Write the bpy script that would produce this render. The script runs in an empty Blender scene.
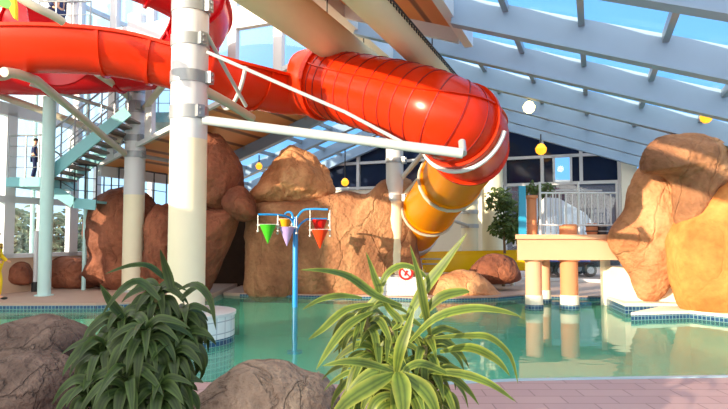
import bpy, bmesh, math, random
from mathutils import Vector, Matrix, noise
random.seed(7)
C = bpy.context.scene.collection
sc = bpy.context.scene
R = math.radians
PI = math.pi
# ------------------------------------------------------------------ camera maths
F = 566.0
PT = math.atan(30.5/566.0)
CZ = 1.5
FW = Vector((0, math.cos(PT), math.sin(PT))); UP = Vector((0, -math.sin(PT), math.cos(PT)))
def ray(px, py):
    return FW + Vector((1, 0, 0))*((px-364)/F) + UP*((204.5-py)/F)
def at(px, py, Y):
    d = ray(px, py); s = Y/d.y
    return Vector((0, 0, CZ)) + d*s
def onz(px, py, z):
    d = ray(px, py); s = (z-CZ)/d.z
    return Vector((0, 0, CZ)) + d*s
TA = R(22.1); CA, SA = math.cos(TA), math.sin(TA)
def B(u, v, z):                      # building axes: u across the hall, v along its ridge
    return Vector((u*CA+v*SA, -u*SA+v*CA, z))
def roofz(u):
    return 5.82 - .35*abs(u+4.25)

cam = bpy.data.cameras.new('camera'); cam.sensor_width = 36; cam.lens = F/728*36
cam.clip_end = 500; cam.clip_start = .05
co = bpy.data.objects.new('camera', cam); C.objects.link(co)
co.location = (0, 0, CZ); co.rotation_euler = (PI/2+PT, 0, 0)
sc.camera = co

# ------------------------------------------------------------------ materials
def nodes(name):
    m = bpy.data.materials.new(name); m.use_nodes = True
    nt = m.node_tree
    return m, nt, nt.nodes['Principled BSDF'], nt.nodes['Material Output']
def srgb(r, g, b):
    f = lambda c: ((c/255+.055)/1.055)**2.4 if c > 10 else c/255/12.92
    return (f(r), f(g), f(b), 1)
def plain(name, col, rough=.5, metal=0, var=.12, scale=6, bump=0, spec=.5):
    m, nt, p, out = nodes(name)
    tc = nt.nodes.new('ShaderNodeTexCoord')
    n = nt.nodes.new('ShaderNodeTexNoise'); n.inputs['Scale'].default_value = scale; n.inputs['Detail'].default_value = 5
    nt.links.new(tc.outputs['Object'], n.inputs['Vector'])
    mx = nt.nodes.new('ShaderNodeMix'); mx.data_type = 'RGBA'
    mx.inputs[6].default_value = [c*(1-var) for c in col[:3]]+[1]
    mx.inputs[7].default_value = [min(1, c*(1+var)) for c in col[:3]]+[1]
    nt.links.new(n.outputs['Fac'], mx.inputs[0]); nt.links.new(mx.outputs[2], p.inputs['Base Color'])
    p.inputs['Roughness'].default_value = rough; p.inputs['Metallic'].default_value = metal
    p.inputs['Specular IOR Level'].default_value = spec
    if bump:
        b = nt.nodes.new('ShaderNodeBump'); b.inputs['Strength'].default_value = bump
        nt.links.new(n.outputs['Fac'], b.inputs['Height']); nt.links.new(b.outputs['Normal'], p.inputs['Normal'])
    return m
def rockmat(name, c1, c2, c3, scale=1.1, bump=.9):
    m, nt, p, out = nodes(name)
    tc = nt.nodes.new('ShaderNodeTexCoord')
    n1 = nt.nodes.new('ShaderNodeTexNoise'); n1.inputs['Scale'].default_value = scale; n1.inputs['Detail'].default_value = 6; n1.inputs['Distortion'].default_value = .8
    n2 = nt.nodes.new('ShaderNodeTexNoise'); n2.inputs['Scale'].default_value = scale*9; n2.inputs['Detail'].default_value = 8
    mp = nt.nodes.new('ShaderNodeMapping'); mp.inputs['Scale'].default_value = (1, 1, .55); mp.inputs['Rotation'].default_value = (.3, .5, 0)
    nt.links.new(tc.outputs['Object'], mp.inputs['Vector'])
    nt.links.new(mp.outputs['Vector'], n1.inputs['Vector']); nt.links.new(tc.outputs['Object'], n2.inputs['Vector'])
    cr = nt.nodes.new('ShaderNodeValToRGB')
    cr.color_ramp.elements[0].position = .33; cr.color_ramp.elements[0].color = c1
    cr.color_ramp.elements[1].position = .68; cr.color_ramp.elements[1].color = c3
    e = cr.color_ramp.elements.new(.5); e.color = c2
    nt.links.new(n1.outputs['Fac'], cr.inputs['Fac'])
    mx = nt.nodes.new('ShaderNodeMix'); mx.data_type = 'RGBA'; mx.blend_type = 'OVERLAY'; mx.inputs[0].default_value = .35
    nt.links.new(cr.outputs['Color'], mx.inputs[6]); nt.links.new(n2.outputs['Color'], mx.inputs[7])
    g = nt.nodes.new('ShaderNodeHueSaturation'); g.inputs['Saturation'].default_value = 1.0
    nt.links.new(n2.outputs['Fac'], mx.inputs[7])
    nt.links.new(mx.outputs[2], g.inputs['Color']); nt.links.new(g.outputs['Color'], p.inputs['Base Color'])
    p.inputs['Roughness'].default_value = .78; p.inputs['Specular IOR Level'].default_value = .3
    v = nt.nodes.new('ShaderNodeTexVoronoi'); v.feature = 'DISTANCE_TO_EDGE'; v.inputs['Scale'].default_value = scale*.9
    wv = nt.nodes.new('ShaderNodeVectorMath'); wv.operation = 'ADD'
    nt.links.new(mp.outputs['Vector'], wv.inputs[0]); nt.links.new(n1.outputs['Color'], wv.inputs[1])
    nt.links.new(wv.outputs[0], v.inputs['Vector'])
    cl = nt.nodes.new('ShaderNodeMapRange'); cl.inputs['From Max'].default_value = .03; cl.inputs['To Max'].default_value = .35
    nt.links.new(v.outputs['Distance'], cl.inputs['Value'])
    ad = nt.nodes.new('ShaderNodeMath'); ad.operation = 'ADD'
    nt.links.new(n2.outputs['Fac'], ad.inputs[0]); nt.links.new(cl.outputs['Result'], ad.inputs[1])
    b = nt.nodes.new('ShaderNodeBump'); b.inputs['Strength'].default_value = bump; b.inputs['Distance'].default_value = .06
    nt.links.new(ad.outputs[0], b.inputs['Height']); nt.links.new(b.outputs['Normal'], p.inputs['Normal'])
    return m
def brickmat(name, c1, c2, mortar, w, h, mw=.02, rough=.4, coord='UV', offset=0, spec=.5):
    m, nt, p, out = nodes(name)
    tc = nt.nodes.new('ShaderNodeTexCoord')
    b = nt.nodes.new('ShaderNodeTexBrick'); b.inputs['Scale'].default_value = 1
    b.inputs['Brick Width'].default_value = w; b.inputs['Row Height'].default_value = h
    b.inputs['Mortar Size'].default_value = mw; b.offset = offset
    b.inputs['Color1'].default_value = c1; b.inputs['Color2'].default_value = c2; b.inputs['Mortar'].default_value = mortar
    nt.links.new(tc.outputs[coord], b.inputs['Vector']); nt.links.new(b.outputs['Color'], p.inputs['Base Color'])
    p.inputs['Roughness'].default_value = rough; p.inputs['Specular IOR Level'].default_value = spec
    return m
def glassmat(name, tint, gloss=.08, gcol=(1, 1, 1, 1)):
    m, nt, p, out = nodes(name)
    nt.nodes.remove(p)
    t = nt.nodes.new('ShaderNodeBsdfTransparent'); t.inputs['Color'].default_value = tint
    g = nt.nodes.new('ShaderNodeBsdfGlossy'); g.inputs['Roughness'].default_value = .03; g.inputs['Color'].default_value = gcol
    mx = nt.nodes.new('ShaderNodeMixShader'); mx.inputs[0].default_value = gloss
    nt.links.new(t.outputs[0], mx.inputs[1]); nt.links.new(g.outputs[0], mx.inputs[2]); nt.links.new(mx.outputs[0], out.inputs['Surface'])
    return m
def fibremat(name, col, trans=.3, tcol=None, rough=.25):
    m, nt, p, out = nodes(name)
    p.inputs['Base Color'].default_value = col; p.inputs['Roughness'].default_value = rough
    p.inputs['Specular IOR Level'].default_value = .35
    tc = nt.nodes.new('ShaderNodeTexCoord'); n = nt.nodes.new('ShaderNodeTexNoise'); n.inputs['Scale'].default_value = 2.5
    nt.links.new(tc.outputs['Object'], n.inputs['Vector'])
    mx = nt.nodes.new('ShaderNodeMix'); mx.data_type = 'RGBA'
    mx.inputs[6].default_value = [c*.85 for c in col[:3]]+[1]; mx.inputs[7].default_value = col
    nt.links.new(n.outputs['Fac'], mx.inputs[0]); nt.links.new(mx.outputs[2], p.inputs['Base Color'])
    t = nt.nodes.new('ShaderNodeBsdfTranslucent'); t.inputs['Color'].default_value = tcol or col
    ms = nt.nodes.new('ShaderNodeMixShader'); ms.inputs[0].default_value = trans
    nt.links.new(p.outputs[0], ms.inputs[1]); nt.links.new(t.outputs[0], ms.inputs[2]); nt.links.new(ms.outputs[0], out.inputs['Surface'])
    return m
def leafmat(name, edge, mid, dark, trans=.25, stripe=.5):
    m, nt, p, out = nodes(name)
    tc = nt.nodes.new('ShaderNodeTexCoord'); sp = nt.nodes.new('ShaderNodeSeparateXYZ')
    nt.links.new(tc.outputs['UV'], sp.inputs[0])
    cr = nt.nodes.new('ShaderNodeValToRGB'); el = cr.color_ramp.elements
    el[0].position = 0; el[0].color = edge; el[1].position = 1; el[1].color = edge
    for q, c in ((.22, mid), (.36, dark), (.5, mid), (.64, dark), (.78, mid)):
        e = el.new(q); e.color = c
    nt.links.new(sp.outputs[0], cr.inputs['Fac'])
    n = nt.nodes.new('ShaderNodeTexNoise'); n.inputs['Scale'].default_value = 9; n.inputs['Detail'].default_value = 3
    nt.links.new(tc.outputs['Object'], n.inputs['Vector'])
    mx = nt.nodes.new('ShaderNodeMix'); mx.data_type = 'RGBA'; mx.blend_type = 'MULTIPLY'; mx.inputs[0].default_value = .6
    c2 = nt.nodes.new('ShaderNodeValToRGB'); c2.color_ramp.elements[0].position = .35; c2.color_ramp.elements[0].color = (.50, .40, .40, 1)
    c2.color_ramp.elements[1].position = .65
    nt.links.new(n.outputs['Fac'], c2.inputs['Fac'])
    nt.links.new(cr.outputs['Color'], mx.inputs[6]); nt.links.new(c2.outputs['Color'], mx.inputs[7])
    nt.links.new(mx.outputs[2], p.inputs['Base Color']); p.inputs['Roughness'].default_value = .42; p.inputs['Specular IOR Level'].default_value = .25
    t = nt.nodes.new('ShaderNodeBsdfTranslucent'); nt.links.new(mx.outputs[2], t.inputs['Color'])
    ms = nt.nodes.new('ShaderNodeMixShader'); ms.inputs[0].default_value = trans
    nt.links.new(p.outputs[0], ms.inputs[1]); nt.links.new(t.outputs[0], ms.inputs[2]); nt.links.new(ms.outputs[0], out.inputs['Surface'])
    return m
def emis(name, col, s):
    m, nt, p, out = nodes(name)
    p.inputs['Base Color'].default_value = col
    p.inputs['Emission Color'].default_value = col; p.inputs['Emission Strength'].default_value = s
    return m

M = {}
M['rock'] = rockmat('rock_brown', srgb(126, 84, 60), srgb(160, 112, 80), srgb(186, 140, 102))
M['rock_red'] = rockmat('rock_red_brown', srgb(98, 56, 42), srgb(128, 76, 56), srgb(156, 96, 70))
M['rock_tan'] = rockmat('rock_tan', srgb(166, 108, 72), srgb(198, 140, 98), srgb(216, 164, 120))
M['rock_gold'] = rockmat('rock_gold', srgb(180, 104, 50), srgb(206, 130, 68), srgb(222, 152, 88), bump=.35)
M['rock_grey'] = rockmat('rock_grey', srgb(70, 55, 50), srgb(92, 74, 66), srgb(118, 98, 88), scale=2, bump=1.0)
M['rock_sunlit'] = rockmat('rock_grey_sunlit', srgb(122, 102, 90), srgb(146, 124, 108), srgb(166, 144, 124), scale=2, bump=1.1)  # lighter copy of the grey rock, sunlight put into its colour
M['red'] = fibremat('red_fibreglass', srgb(236, 54, 14), .2)
M['crimson'] = fibremat('crimson_fibreglass', srgb(214, 22, 34), .25)
M['redline'] = plain('seam_dark_red', srgb(150, 22, 14), .5)
M['amber'] = fibremat('amber_fibreglass', srgb(250, 164, 10), .35, srgb(255, 170, 20))
M['yellow'] = fibremat('yellow_fibreglass', srgb(245, 200, 20), .15)
M['white_paint'] = plain('white_paint', srgb(206, 209, 214), .4, var=.03)
M['cream_paint'] = plain('cream_paint', srgb(232, 224, 196), .45, var=.03)
M['roof_shaded'] = plain('roof_white_in_shade', srgb(138, 164, 192), .55, var=.03)  # blue-grey shade on the white beams mixed into the base colour
M['grey_metal'] = plain('grey_metal', srgb(150, 156, 162), .4, .4, var=.08)
M['galv'] = plain('galvanised_steel', srgb(182, 184, 186), .42, .3, var=.1)
M['galv_pale'] = plain('pale_grey_pipe_paint', srgb(176, 186, 190), .5, var=.05)
M['tan_pipe'] = plain('tan_pipe', srgb(186, 178, 160), .45, var=.06)
M['teal'] = plain('teal_paint', srgb(126, 190, 200), .45, var=.05)
M['teal_light'] = plain('pale_teal_paint', srgb(188, 226, 226), .45, var=.04)
M['dark'] = plain('dark_metal', srgb(44, 46, 54), .5, var=.1)
M['black'] = plain('black_rubber', srgb(22, 22, 24), .6, var=.1)
M['blue'] = plain('blue_paint', srgb(30, 140, 220), .3, var=.05)
M['cyan'] = plain('cyan_paint', srgb(40, 150, 190), .4, var=.06)
M['duct'] = plain('cream_fabric_duct', srgb(228, 212, 172), .8, var=.03)
M['peach'] = plain('peach_render', srgb(230, 172, 138), .8, var=.05, scale=3, bump=.05)
M['peach_dark'] = plain('terracotta_render', srgb(214, 140, 98), .8, var=.06)
M['whitewall'] = plain('off_white_render', srgb(236, 230, 214), .8, var=.03)
M['deck_near'] = brickmat('pink_pavers', srgb(172, 142, 142), srgb(164, 134, 136), srgb(132, 106, 108), .42, .21, .006, .55, 'Object', .5)
M['deck_far'] = plain('worn_pink_concrete', srgb(176, 150, 136), .7, var=.1, scale=4)
M['bluetile'] = brickmat('blue_tiles', srgb(34, 62, 100), srgb(46, 84, 122), srgb(120, 150, 160), .07, .07, .006, .15)
M['whitetile'] = brickmat('white_tiles', srgb(226, 230, 234), srgb(214, 222, 228), srgb(166, 176, 188), .16, .16, .008, .2)
M['pooltile'] = plain('teal_pool_plaster', srgb(150, 226, 204), .6, var=.07, scale=1.2)
M['ground'] = plain('outdoor_paving', srgb(150, 148, 140), .9, var=.15)
M['grass'] = plain('outdoor_lawn', srgb(120, 140, 90), .9, var=.2)
M['bark'] = plain('bark', srgb(112, 88, 62), .8, var=.25, scale=14, bump=.4)
M['cane'] = plain('plant_cane', srgb(120, 112, 72), .7, var=.25, scale=20)
M['skin'] = plain('skin', srgb(214, 160, 130), .5, var=.04)
M['cloth_yellow'] = plain('yellow_cloth', srgb(240, 210, 30), .8, var=.06)
M['cloth_navy'] = plain('navy_cloth', srgb(36, 48, 92), .8, var=.1)
M['hair'] = plain('dark_hair', srgb(40, 28, 22), .7)
M['green'] = plain('green_plastic', srgb(70, 180, 40), .3)
M['lilac'] = plain('lilac_plastic', srgb(176, 152, 214), .35)
M['orange'] = plain('orange_plastic', srgb(240, 160, 20), .35)
M['redp'] = plain('red_plastic', srgb(226, 22, 22), .3)
M['vermilion'] = plain('vermilion_plastic', srgb(244, 64, 20), .3)
M['amberglass'] = emis('glowing_amber_glass', srgb(255, 176, 40), 1.2)
M['warmglow'] = emis('lit_lamp_globe', srgb(255, 226, 140), 5)
M['truckblue'] = plain('blue_truck_paint', srgb(40, 84, 170), .3)
M['truckwhite'] = plain('white_truck_cover', srgb(214, 222, 232), .6)
M['roofglass'] = glassmat('roof_glass', (.93, .97, 1, 1), .07)
M['clearglass'] = glassmat('window_glass', (.95, .98, 1, 1), .06)
def darkglass():
    m, nt, p, out = nodes('dark_reflection_glass')
    p.inputs['Base Color'].default_value = srgb(26, 34, 58); p.inputs['Roughness'].default_value = .08  # navy colour stands for the dark interior reflected in the panes
    p.inputs['Specular IOR Level'].default_value = .4
    return m
M['darkglass'] = darkglass()
def woodmat():
    m, nt, p, out = nodes('wood_boards')
    tc = nt.nodes.new('ShaderNodeTexCoord')
    w = nt.nodes.new('ShaderNodeTexWave'); w.wave_type = 'BANDS'; w.bands_direction = 'Y'; w.inputs['Scale'].default_value = .55; w.inputs['Distortion'].default_value = .15
    nt.links.new(tc.outputs['UV'], w.inputs['Vector'])
    cr = nt.nodes.new('ShaderNodeValToRGB'); cr.color_ramp.elements[0].position = .04; cr.color_ramp.elements[0].color = srgb(128, 74, 40)
    cr.color_ramp.elements[1].position = .16; cr.color_ramp.elements[1].color = srgb(232, 152, 86)
    nt.links.new(w.outputs['Fac'], cr.inputs['Fac']); nt.links.new(cr.outputs['Color'], p.inputs['Base Color'])
    p.inputs['Roughness'].default_value = .6
    return m
M['wood'] = woodmat()
def watermat():
    m, nt, p, out = nodes('pool_water')
    nt.nodes.remove(p)
    t = nt.nodes.new('ShaderNodeBsdfTransparent'); t.inputs['Color'].default_value = (.72, .94, .88, 1)
    g = nt.nodes.new('ShaderNodeBsdfGlossy'); g.inputs['Roughness'].default_value = .02
    fr = nt.nodes.new('ShaderNodeFresnel'); fr.inputs['IOR'].default_value = 1.24
    tc = nt.nodes.new('ShaderNodeTexCoord')
    mp = nt.nodes.new('ShaderNodeMapping'); mp.inputs['Scale'].default_value = (1, 1.6, 1)
    n = nt.nodes.new('ShaderNodeTexNoise'); n.inputs['Scale'].default_value = 1.6; n.inputs['Detail'].default_value = 2
    nt.links.new(tc.outputs['Object'], mp.inputs['Vector']); nt.links.new(mp.outputs['Vector'], n.inputs['Vector'])
    b = nt.nodes.new('ShaderNodeBump'); b.inputs['Strength'].default_value = .05; b.inputs['Distance'].default_value = .1
    nt.links.new(n.outputs['Fac'], b.inputs['Height'])
    nt.links.new(b.outputs['Normal'], g.inputs['Normal']); nt.links.new(b.outputs['Normal'], fr.inputs['Normal'])
    mx = nt.nodes.new('ShaderNodeMixShader')
    fm = nt.nodes.new('ShaderNodeMath'); fm.operation = 'MULTIPLY'; fm.inputs[1].default_value = .85
    nt.links.new(fr.outputs[0], fm.inputs[0]); df = nt.nodes.new('ShaderNodeBsdfDiffuse'); df.inputs['Color'].default_value = srgb(112, 206, 176)
    m2 = nt.nodes.new('ShaderNodeMixShader'); m2.inputs[0].default_value = .36
    nt.links.new(t.outputs[0], m2.inputs[1]); nt.links.new(df.outputs[0], m2.inputs[2])
    nt.links.new(fm.outputs[0], mx.inputs[0]); nt.links.new(m2.outputs[0], mx.inputs[1]); nt.links.new(g.outputs[0], mx.inputs[2])
    nt.links.new(mx.outputs[0], out.inputs['Surface'])
    return m
M['water'] = watermat()
LEAF_L = leafmat('dark_green_leaf', srgb(72, 92, 46), srgb(54, 76, 36), srgb(38, 56, 28), .1)
LEAF_R = leafmat('striped_yellow_green_leaf', srgb(136, 148, 64), srgb(94, 116, 46), srgb(64, 86, 36), .2)
LEAF_T = leafmat('small_green_leaf', srgb(110, 128, 70), srgb(92, 112, 56), srgb(70, 92, 44), .2)
LEAF_P = leafmat('grey_green_leaf', srgb(150, 160, 140), srgb(120, 140, 116), srgb(100, 120, 100), .2)

# ------------------------------------------------------------------ objects
def tag(o, label, cat, group=None):
    o['label'] = label; o['category'] = cat
    if group: o['group'] = group
    return o
def thing(name, label, cat, loc, group=None):
    o = bpy.data.objects.new(name, None); C.objects.link(o); o.empty_display_size = .1
    o.location = loc
    return tag(o, label, cat, group)
def rootloc(o):
    l = Vector((0, 0, 0))
    while o: l += o.location; o = o.parent
    return l
class MB:
    def __init__(s): s.bm = bmesh.new(); s.uv = s.bm.loops.layers.uv.new('UVMap')
    def quadstrip(s, rings, closed=True, caps=True, uvlen=None):
        rows = [[s.bm.verts.new(p) for p in r] for r in rings]
        n = len(rows[0]); acc = 0
        for i in range(len(rows)-1):
            step = (Vector(rings[i+1][0])-Vector(rings[i][0])).length
            a2 = acc+step
            for j in range(n if closed else n-1):
                k = (j+1) % n
                try: f = s.bm.faces.new((rows[i][j], rows[i][k], rows[i+1][k], rows[i+1][j]))
                except ValueError: continue
                u0, u1 = j/n, (j+1)/n
                for lp, uv in zip(f.loops, ((u0, acc), (u1, acc), (u1, a2), (u0, a2))): lp[s.uv].uv = uv
            acc = a2
        if caps and closed:
            for r in (rows[0], rows[-1]):
                try: s.bm.faces.new(r)
                except ValueError: pass
        return s
    def tube(s, pts, r, seg=10, r2=None, caps=True):
        pts = [Vector(p) for p in pts]; rings = []
        a = None
        for i, p in enumerate(pts):
            t = (pts[min(i+1, len(pts)-1)]-pts[max(i-1, 0)]).normalized()
            if a is None:
                a = t.orthogonal().normalized()
            else:
                a = (a - t*a.dot(t)).normalized()
            b = t.cross(a)
            rr = r if r2 is None else r+(r2-r)*i/(len(pts)-1)
            rings.append([p+a*math.cos(2*PI*k/seg)*rr+b*math.sin(2*PI*k/seg)*rr for k in range(seg)])
        return s.quadstrip(rings, True, caps)
    def lathe(s, c, prof, seg=28):       # prof: (r, z) list; uv = (arc, z)
        c = Vector(c); rows = []
        for r, z in prof:
            rows.append([s.bm.verts.new(c+Vector((math.cos(2*PI*k/seg)*r, math.sin(2*PI*k/seg)*r, z))) for k in range(seg)])
        rm = max(r for r, z in prof)
        for i in range(len(rows)-1):
            for j in range(seg):
                k = (j+1) % seg
                try: f = s.bm.faces.new((rows[i][j], rows[i][k], rows[i+1][k], rows[i+1][j]))
                except ValueError: continue
                u0, u1 = 2*PI*rm*j/seg, 2*PI*rm*(j+1)/seg
                for lp, uv in zip(f.loops, ((u0, prof[i][1]), (u1, prof[i][1]), (u1, prof[i+1][1]), (u0, prof[i+1][1]))): lp[s.uv].uv = uv
        for r in (rows[0], rows[-1]):
            try: s.bm.faces.new(r)
            except ValueError: pass
        return s
    def hexa(s, P):                       # 8 corners: bottom 4 (ccw) then top 4
        v = [s.bm.verts.new(p) for p in P]
        for q in ((0, 3, 2, 1), (4, 5, 6, 7), (0, 1, 5, 4), (1, 2, 6, 5), (2, 3, 7, 6), (3, 0, 4, 7)):
            f = s.bm.faces.new([v[i] for i in q])
            e1 = (f.verts[1].co-f.verts[0].co).length; e2 = (f.verts[2].co-f.verts[1].co).length
            for lp, uv in zip(f.loops, ((0, 0), (e1, 0), (e1, e2), (0, e2))): lp[s.uv].uv = uv
        return s
    def box(s, c, sz, ax=None):
        c = Vector(c); h = [x/2 for x in sz]
        X, Y, Z = ax or (Vector((1, 0, 0)), Vector((0, 1, 0)), Vector((0, 0, 1)))
        P = [c+X*a*h[0]+Y*b*h[1]+Z*d*h[2] for d in (-1, 1) for a, b in ((-1, -1), (1, -1), (1, 1), (-1, 1))]
        return s.hexa(P)
    def bar(s, p0, p1, w, h, up=Vector((0, 0, 1))):
        p0, p1 = Vector(p0), Vector(p1); t = (p1-p0); L = t.length; t.normalize()
        sd = t.cross(up).normalized(); u2 = sd.cross(t).normalized()
        return s.box((p0+p1)/2, (L, w, h), (t, sd, u2))
    def prism(s, pts, z0, z1, top=True):   # pts: ccw xy list; side uv = (perimeter, z)
        n = len(pts)
        a = [s.bm.verts.new((p[0], p[1], z0)) for p in pts]; b = [s.bm.verts.new((p[0], p[1], z1)) for p in pts]
        acc = 0
        for i in range(n):
            k = (i+1) % n; L = (a[k].co-a[i].co).length
            f = s.bm.faces.new((a[i], a[k], b[k], b[i]))
            for lp, uv in zip(f.loops, ((acc, z0), (acc+L, z0), (acc+L, z1), (acc, z1))): lp[s.uv].uv = uv
            acc += L
        if top:
            s.bm.faces.new(b)
            s.bm.faces.new(a[::-1])
        return s
    def extr(s, pts, d):                  # planar polygon of 3-D points extruded by vector d
        a = [s.bm.verts.new(p) for p in pts]; b = [s.bm.verts.new(Vector(p)+Vector(d)) for p in pts]
        o = Vector(pts[0]); e1 = (Vector(pts[1])-o).normalized(); e2 = Vector(d).normalized().cross(e1)
        n = len(a)
        for i in range(n): s.bm.faces.new((a[i], a[(i+1) % n], b[(i+1) % n], b[i]))
        for fv in (a[::-1], b):
            f = s.bm.faces.new(fv)
            for lp in f.loops:
                w = lp.vert.co-o; lp[s.uv].uv = (w.dot(e1), w.dot(e2))
        return s
    def ball(s, c, r, sub=2, sc=(1, 1, 1)):
        g = bmesh.ops.create_icosphere(s.bm, subdivisions=sub, radius=r)
        for v in g['verts']: v.co = Vector((v.co.x*sc[0], v.co.y*sc[1], v.co.z*sc[2]))+Vector(c)
        return s
    def build(s, name, mat, parent=None, smooth=True, kind=None, origin=None, recalc=True):
        if recalc: bmesh.ops.recalc_face_normals(s.bm, faces=s.bm.faces)
        if parent is not None: off = rootloc(parent)
        elif origin is not None: off = Vector(origin)
        else:
            cs = [v.co for v in s.bm.verts]
            off = Vector(((min(c.x for c in cs)+max(c.x for c in cs))/2, (min(c.y for c in cs)+max(c.y for c in cs))/2, min(c.z for c in cs)))
        for v in s.bm.verts: v.co -= off
        me = bpy.data.meshes.new(name); s.bm.to_mesh(me); s.bm.free()
        if isinstance(mat, (list, tuple)):
            for q in mat: me.materials.append(q)
        else: me.materials.append(mat)
        if smooth:
            for p in me.polygons: p.use_smooth = True
            try: me.set_sharp_from_angle(angle=R(40))
            except Exception: pass
        o = bpy.data.objects.new(name, me); C.objects.link(o)
        if parent is not None: o.parent = parent
        else: o.location = off
        if kind: o['kind'] = kind
        return o
def copytree(o, parent=None):
    c = o.copy(); C.objects.link(c)
    if parent: c.parent = parent
    for ch in list(o.children): copytree(ch, c)
    return c
def cat(pts, n=12, closed=False):         # Catmull-Rom through points
    pts = [Vector(p) for p in pts]; out = []; N = len(pts)
    for i in range(N if closed else N-1):
        g = (lambda k: pts[k % N]) if closed else (lambda k: pts[max(0, min(N-1, k))])
        p0, p1, p2, p3 = g(i-1), g(i), g(i+1), g(i+2)
        for k in range(n):
            t = k/n
            out.append(.5*((2*p1)+(p2-p0)*t+(2*p0-5*p1+4*p2-p3)*t*t+(3*p1-p0-3*p2+p3)*t**3))
    if not closed: out.append(pts[-1])
    return out
tn = [0]
def trim(mb, mat, smooth=False):
    tn[0] += 1
    return mb.build('trim_%d' % tn[0], mat, kind='structure', smooth=smooth)
wn = [0]
def window(mb, mat):
    wn[0] += 1
    return mb.build('window_%d' % wn[0], mat, kind='structure', smooth=False)

# ------------------------------------------------------------------ sky and sun
SUN_AZ, SUN_EL = R(-130), R(12)           # azimuth from +Y (view), negative = left
sd = Vector((math.sin(SUN_AZ)*math.cos(SUN_EL), math.cos(SUN_AZ)*math.cos(SUN_EL), math.sin(SUN_EL)))
w = bpy.data.worlds.new('sky'); sc.world = w; w.use_nodes = True
nt = w.node_tree; bg = nt.nodes['Background']
tc = nt.nodes.new('ShaderNodeTexCoord')
dt = nt.nodes.new('ShaderNodeVectorMath'); dt.operation = 'DOT_PRODUCT'; dt.inputs[1].default_value = sd
nt.links.new(tc.outputs['Generated'], dt.inputs[0])
cr = nt.nodes.new('ShaderNodeValToRGB'); el = cr.color_ramp.elements
mr = nt.nodes.new('ShaderNodeMapRange'); mr.inputs['From Min'].default_value = -1; mr.inputs['From Max'].default_value = 1
nt.links.new(dt.outputs['Value'], mr.inputs['Value']); nt.links.new(mr.outputs['Result'], cr.inputs['Fac'])
el[0].position = .25; el[0].color = (.15, .42, .82, 1)
el[1].position = .95; el[1].color = (1.5, 1.4, 1.25, 1)
e = el.new(.42); e.color = (.55, .80, .96, 1)
e = el.new(.56); e.color = (1.15, 1.2, 1.22, 1)
nt.links.new(cr.outputs['Color'], bg.inputs['Color']); bg.inputs['Strength'].default_value = 1.45
sl = bpy.data.lights.new('sun', 'SUN'); sl.energy = 7.2; sl.color = (1, .81, .56); sl.angle = R(.6)
so = bpy.data.objects.new('sun', sl); C.objects.link(so); so.rotation_euler = (-sd).to_track_quat('-Z', 'Y').to_euler(); so.location = (-20, 0, 15)

# ------------------------------------------------------------------ ground, pool, decks
DZ = .12
mb = MB(); mb.prism([(-60, -12), (60, -12), (60, 90), (-60, 90)], -1.6, -1.15); mb.build('floor', M['ground'], smooth=False, kind='structure')
def g2(px, py, z=0.0): p = onz(px, py, z); return (p.x, p.y)
# pool basin
mb = MB(); mb.prism([(-24, 4.5), (24, 4.5), (24, 24), (-24, 24)], -1.1, -.95); mb.build('pool_floor', M['pooltile'], smooth=False, kind='structure')
mb = MB()
v = [mb.bm.verts.new(p) for p in ((-24, 5.3, 0), (24, 5.3, 0), (24, 18, 0), (-24, 18, 0))]; mb.bm.faces.new(v)
mb.build('pool_water', M['water'], smooth=False, kind='structure', origin=(0, 0, 0))
def deck(name, pts, mat, z=DZ, band=True):
    mb = MB(); mb.prism(pts, -1.0, z); mb.build(name, mat, smooth=False, kind='structure')
    if band:
        pass
def edgeband(pts, z0=-.1, z1=.06, mat='bluetile', off=.015):   # tile strip along an open run of deck edge
    mb = MB(); acc = 0
    for (x0, y0), (x1, y1) in zip(pts[:-1], pts[1:]):
        L = math.hypot(x1-x0, y1-y0); n = Vector((y1-y0, -(x1-x0), 0))/L*off
        if n.y > 0: n = -n
        q = [Vector((x0, y0, z0))+n, Vector((x1, y1, z0))+n, Vector((x1, y1, z1))+n, Vector((x0, y0, z1))+n]
        f = mb.bm.faces.new([mb.bm.verts.new(p) for p in q])
        for lp, uv in zip(f.loops, ((acc, z0), (acc+L, z0), (acc+L, z1), (acc, z1))): lp[mb.uv].uv = uv
        acc += L
    trim(mb, M[mat])
# near deck (camera stands on it)
near = [(-24, -10), (24, -10), (24, 5.42), g2(728, 377, DZ), g2(520, 380.5, DZ), g2(430, 385, DZ), g2(300, 384, DZ), g2(100, 380, DZ), (-24, 5.5)]
mb = MB(); mb.prism(near, -1.0, DZ); mb.build('floor_near', M['deck_near'], smooth=False, kind='structure')
lip = [near[2], near[3], near[4], near[5]]
mb = MB()
for (a, b) in zip(lip[:-1], lip[1:]):
    mb.bar((a[0], a[1]+.02, DZ-.02), (b[0], b[1]+.02, DZ-.02), .07, .055)
trim(mb, plain('pale_blue_coping', srgb(150, 180, 196), .4))
# far left deck
fl = [g2(-420, 304, DZ), g2(0, 303.3, DZ), g2(96, 303, DZ), g2(150, 301, DZ), g2(203, 297, DZ), (-3.6, 15.5), (-3.6, 24), (-24, 24)]
mb = MB(); mb.prism(fl, -1.0, DZ); mb.build('floor_left', M['deck_far'], smooth=False, kind='structure')
edgeband(fl[:5], -.2, .075); edgeband(fl[:5], -.99, -.2, 'pooltile')
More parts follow.
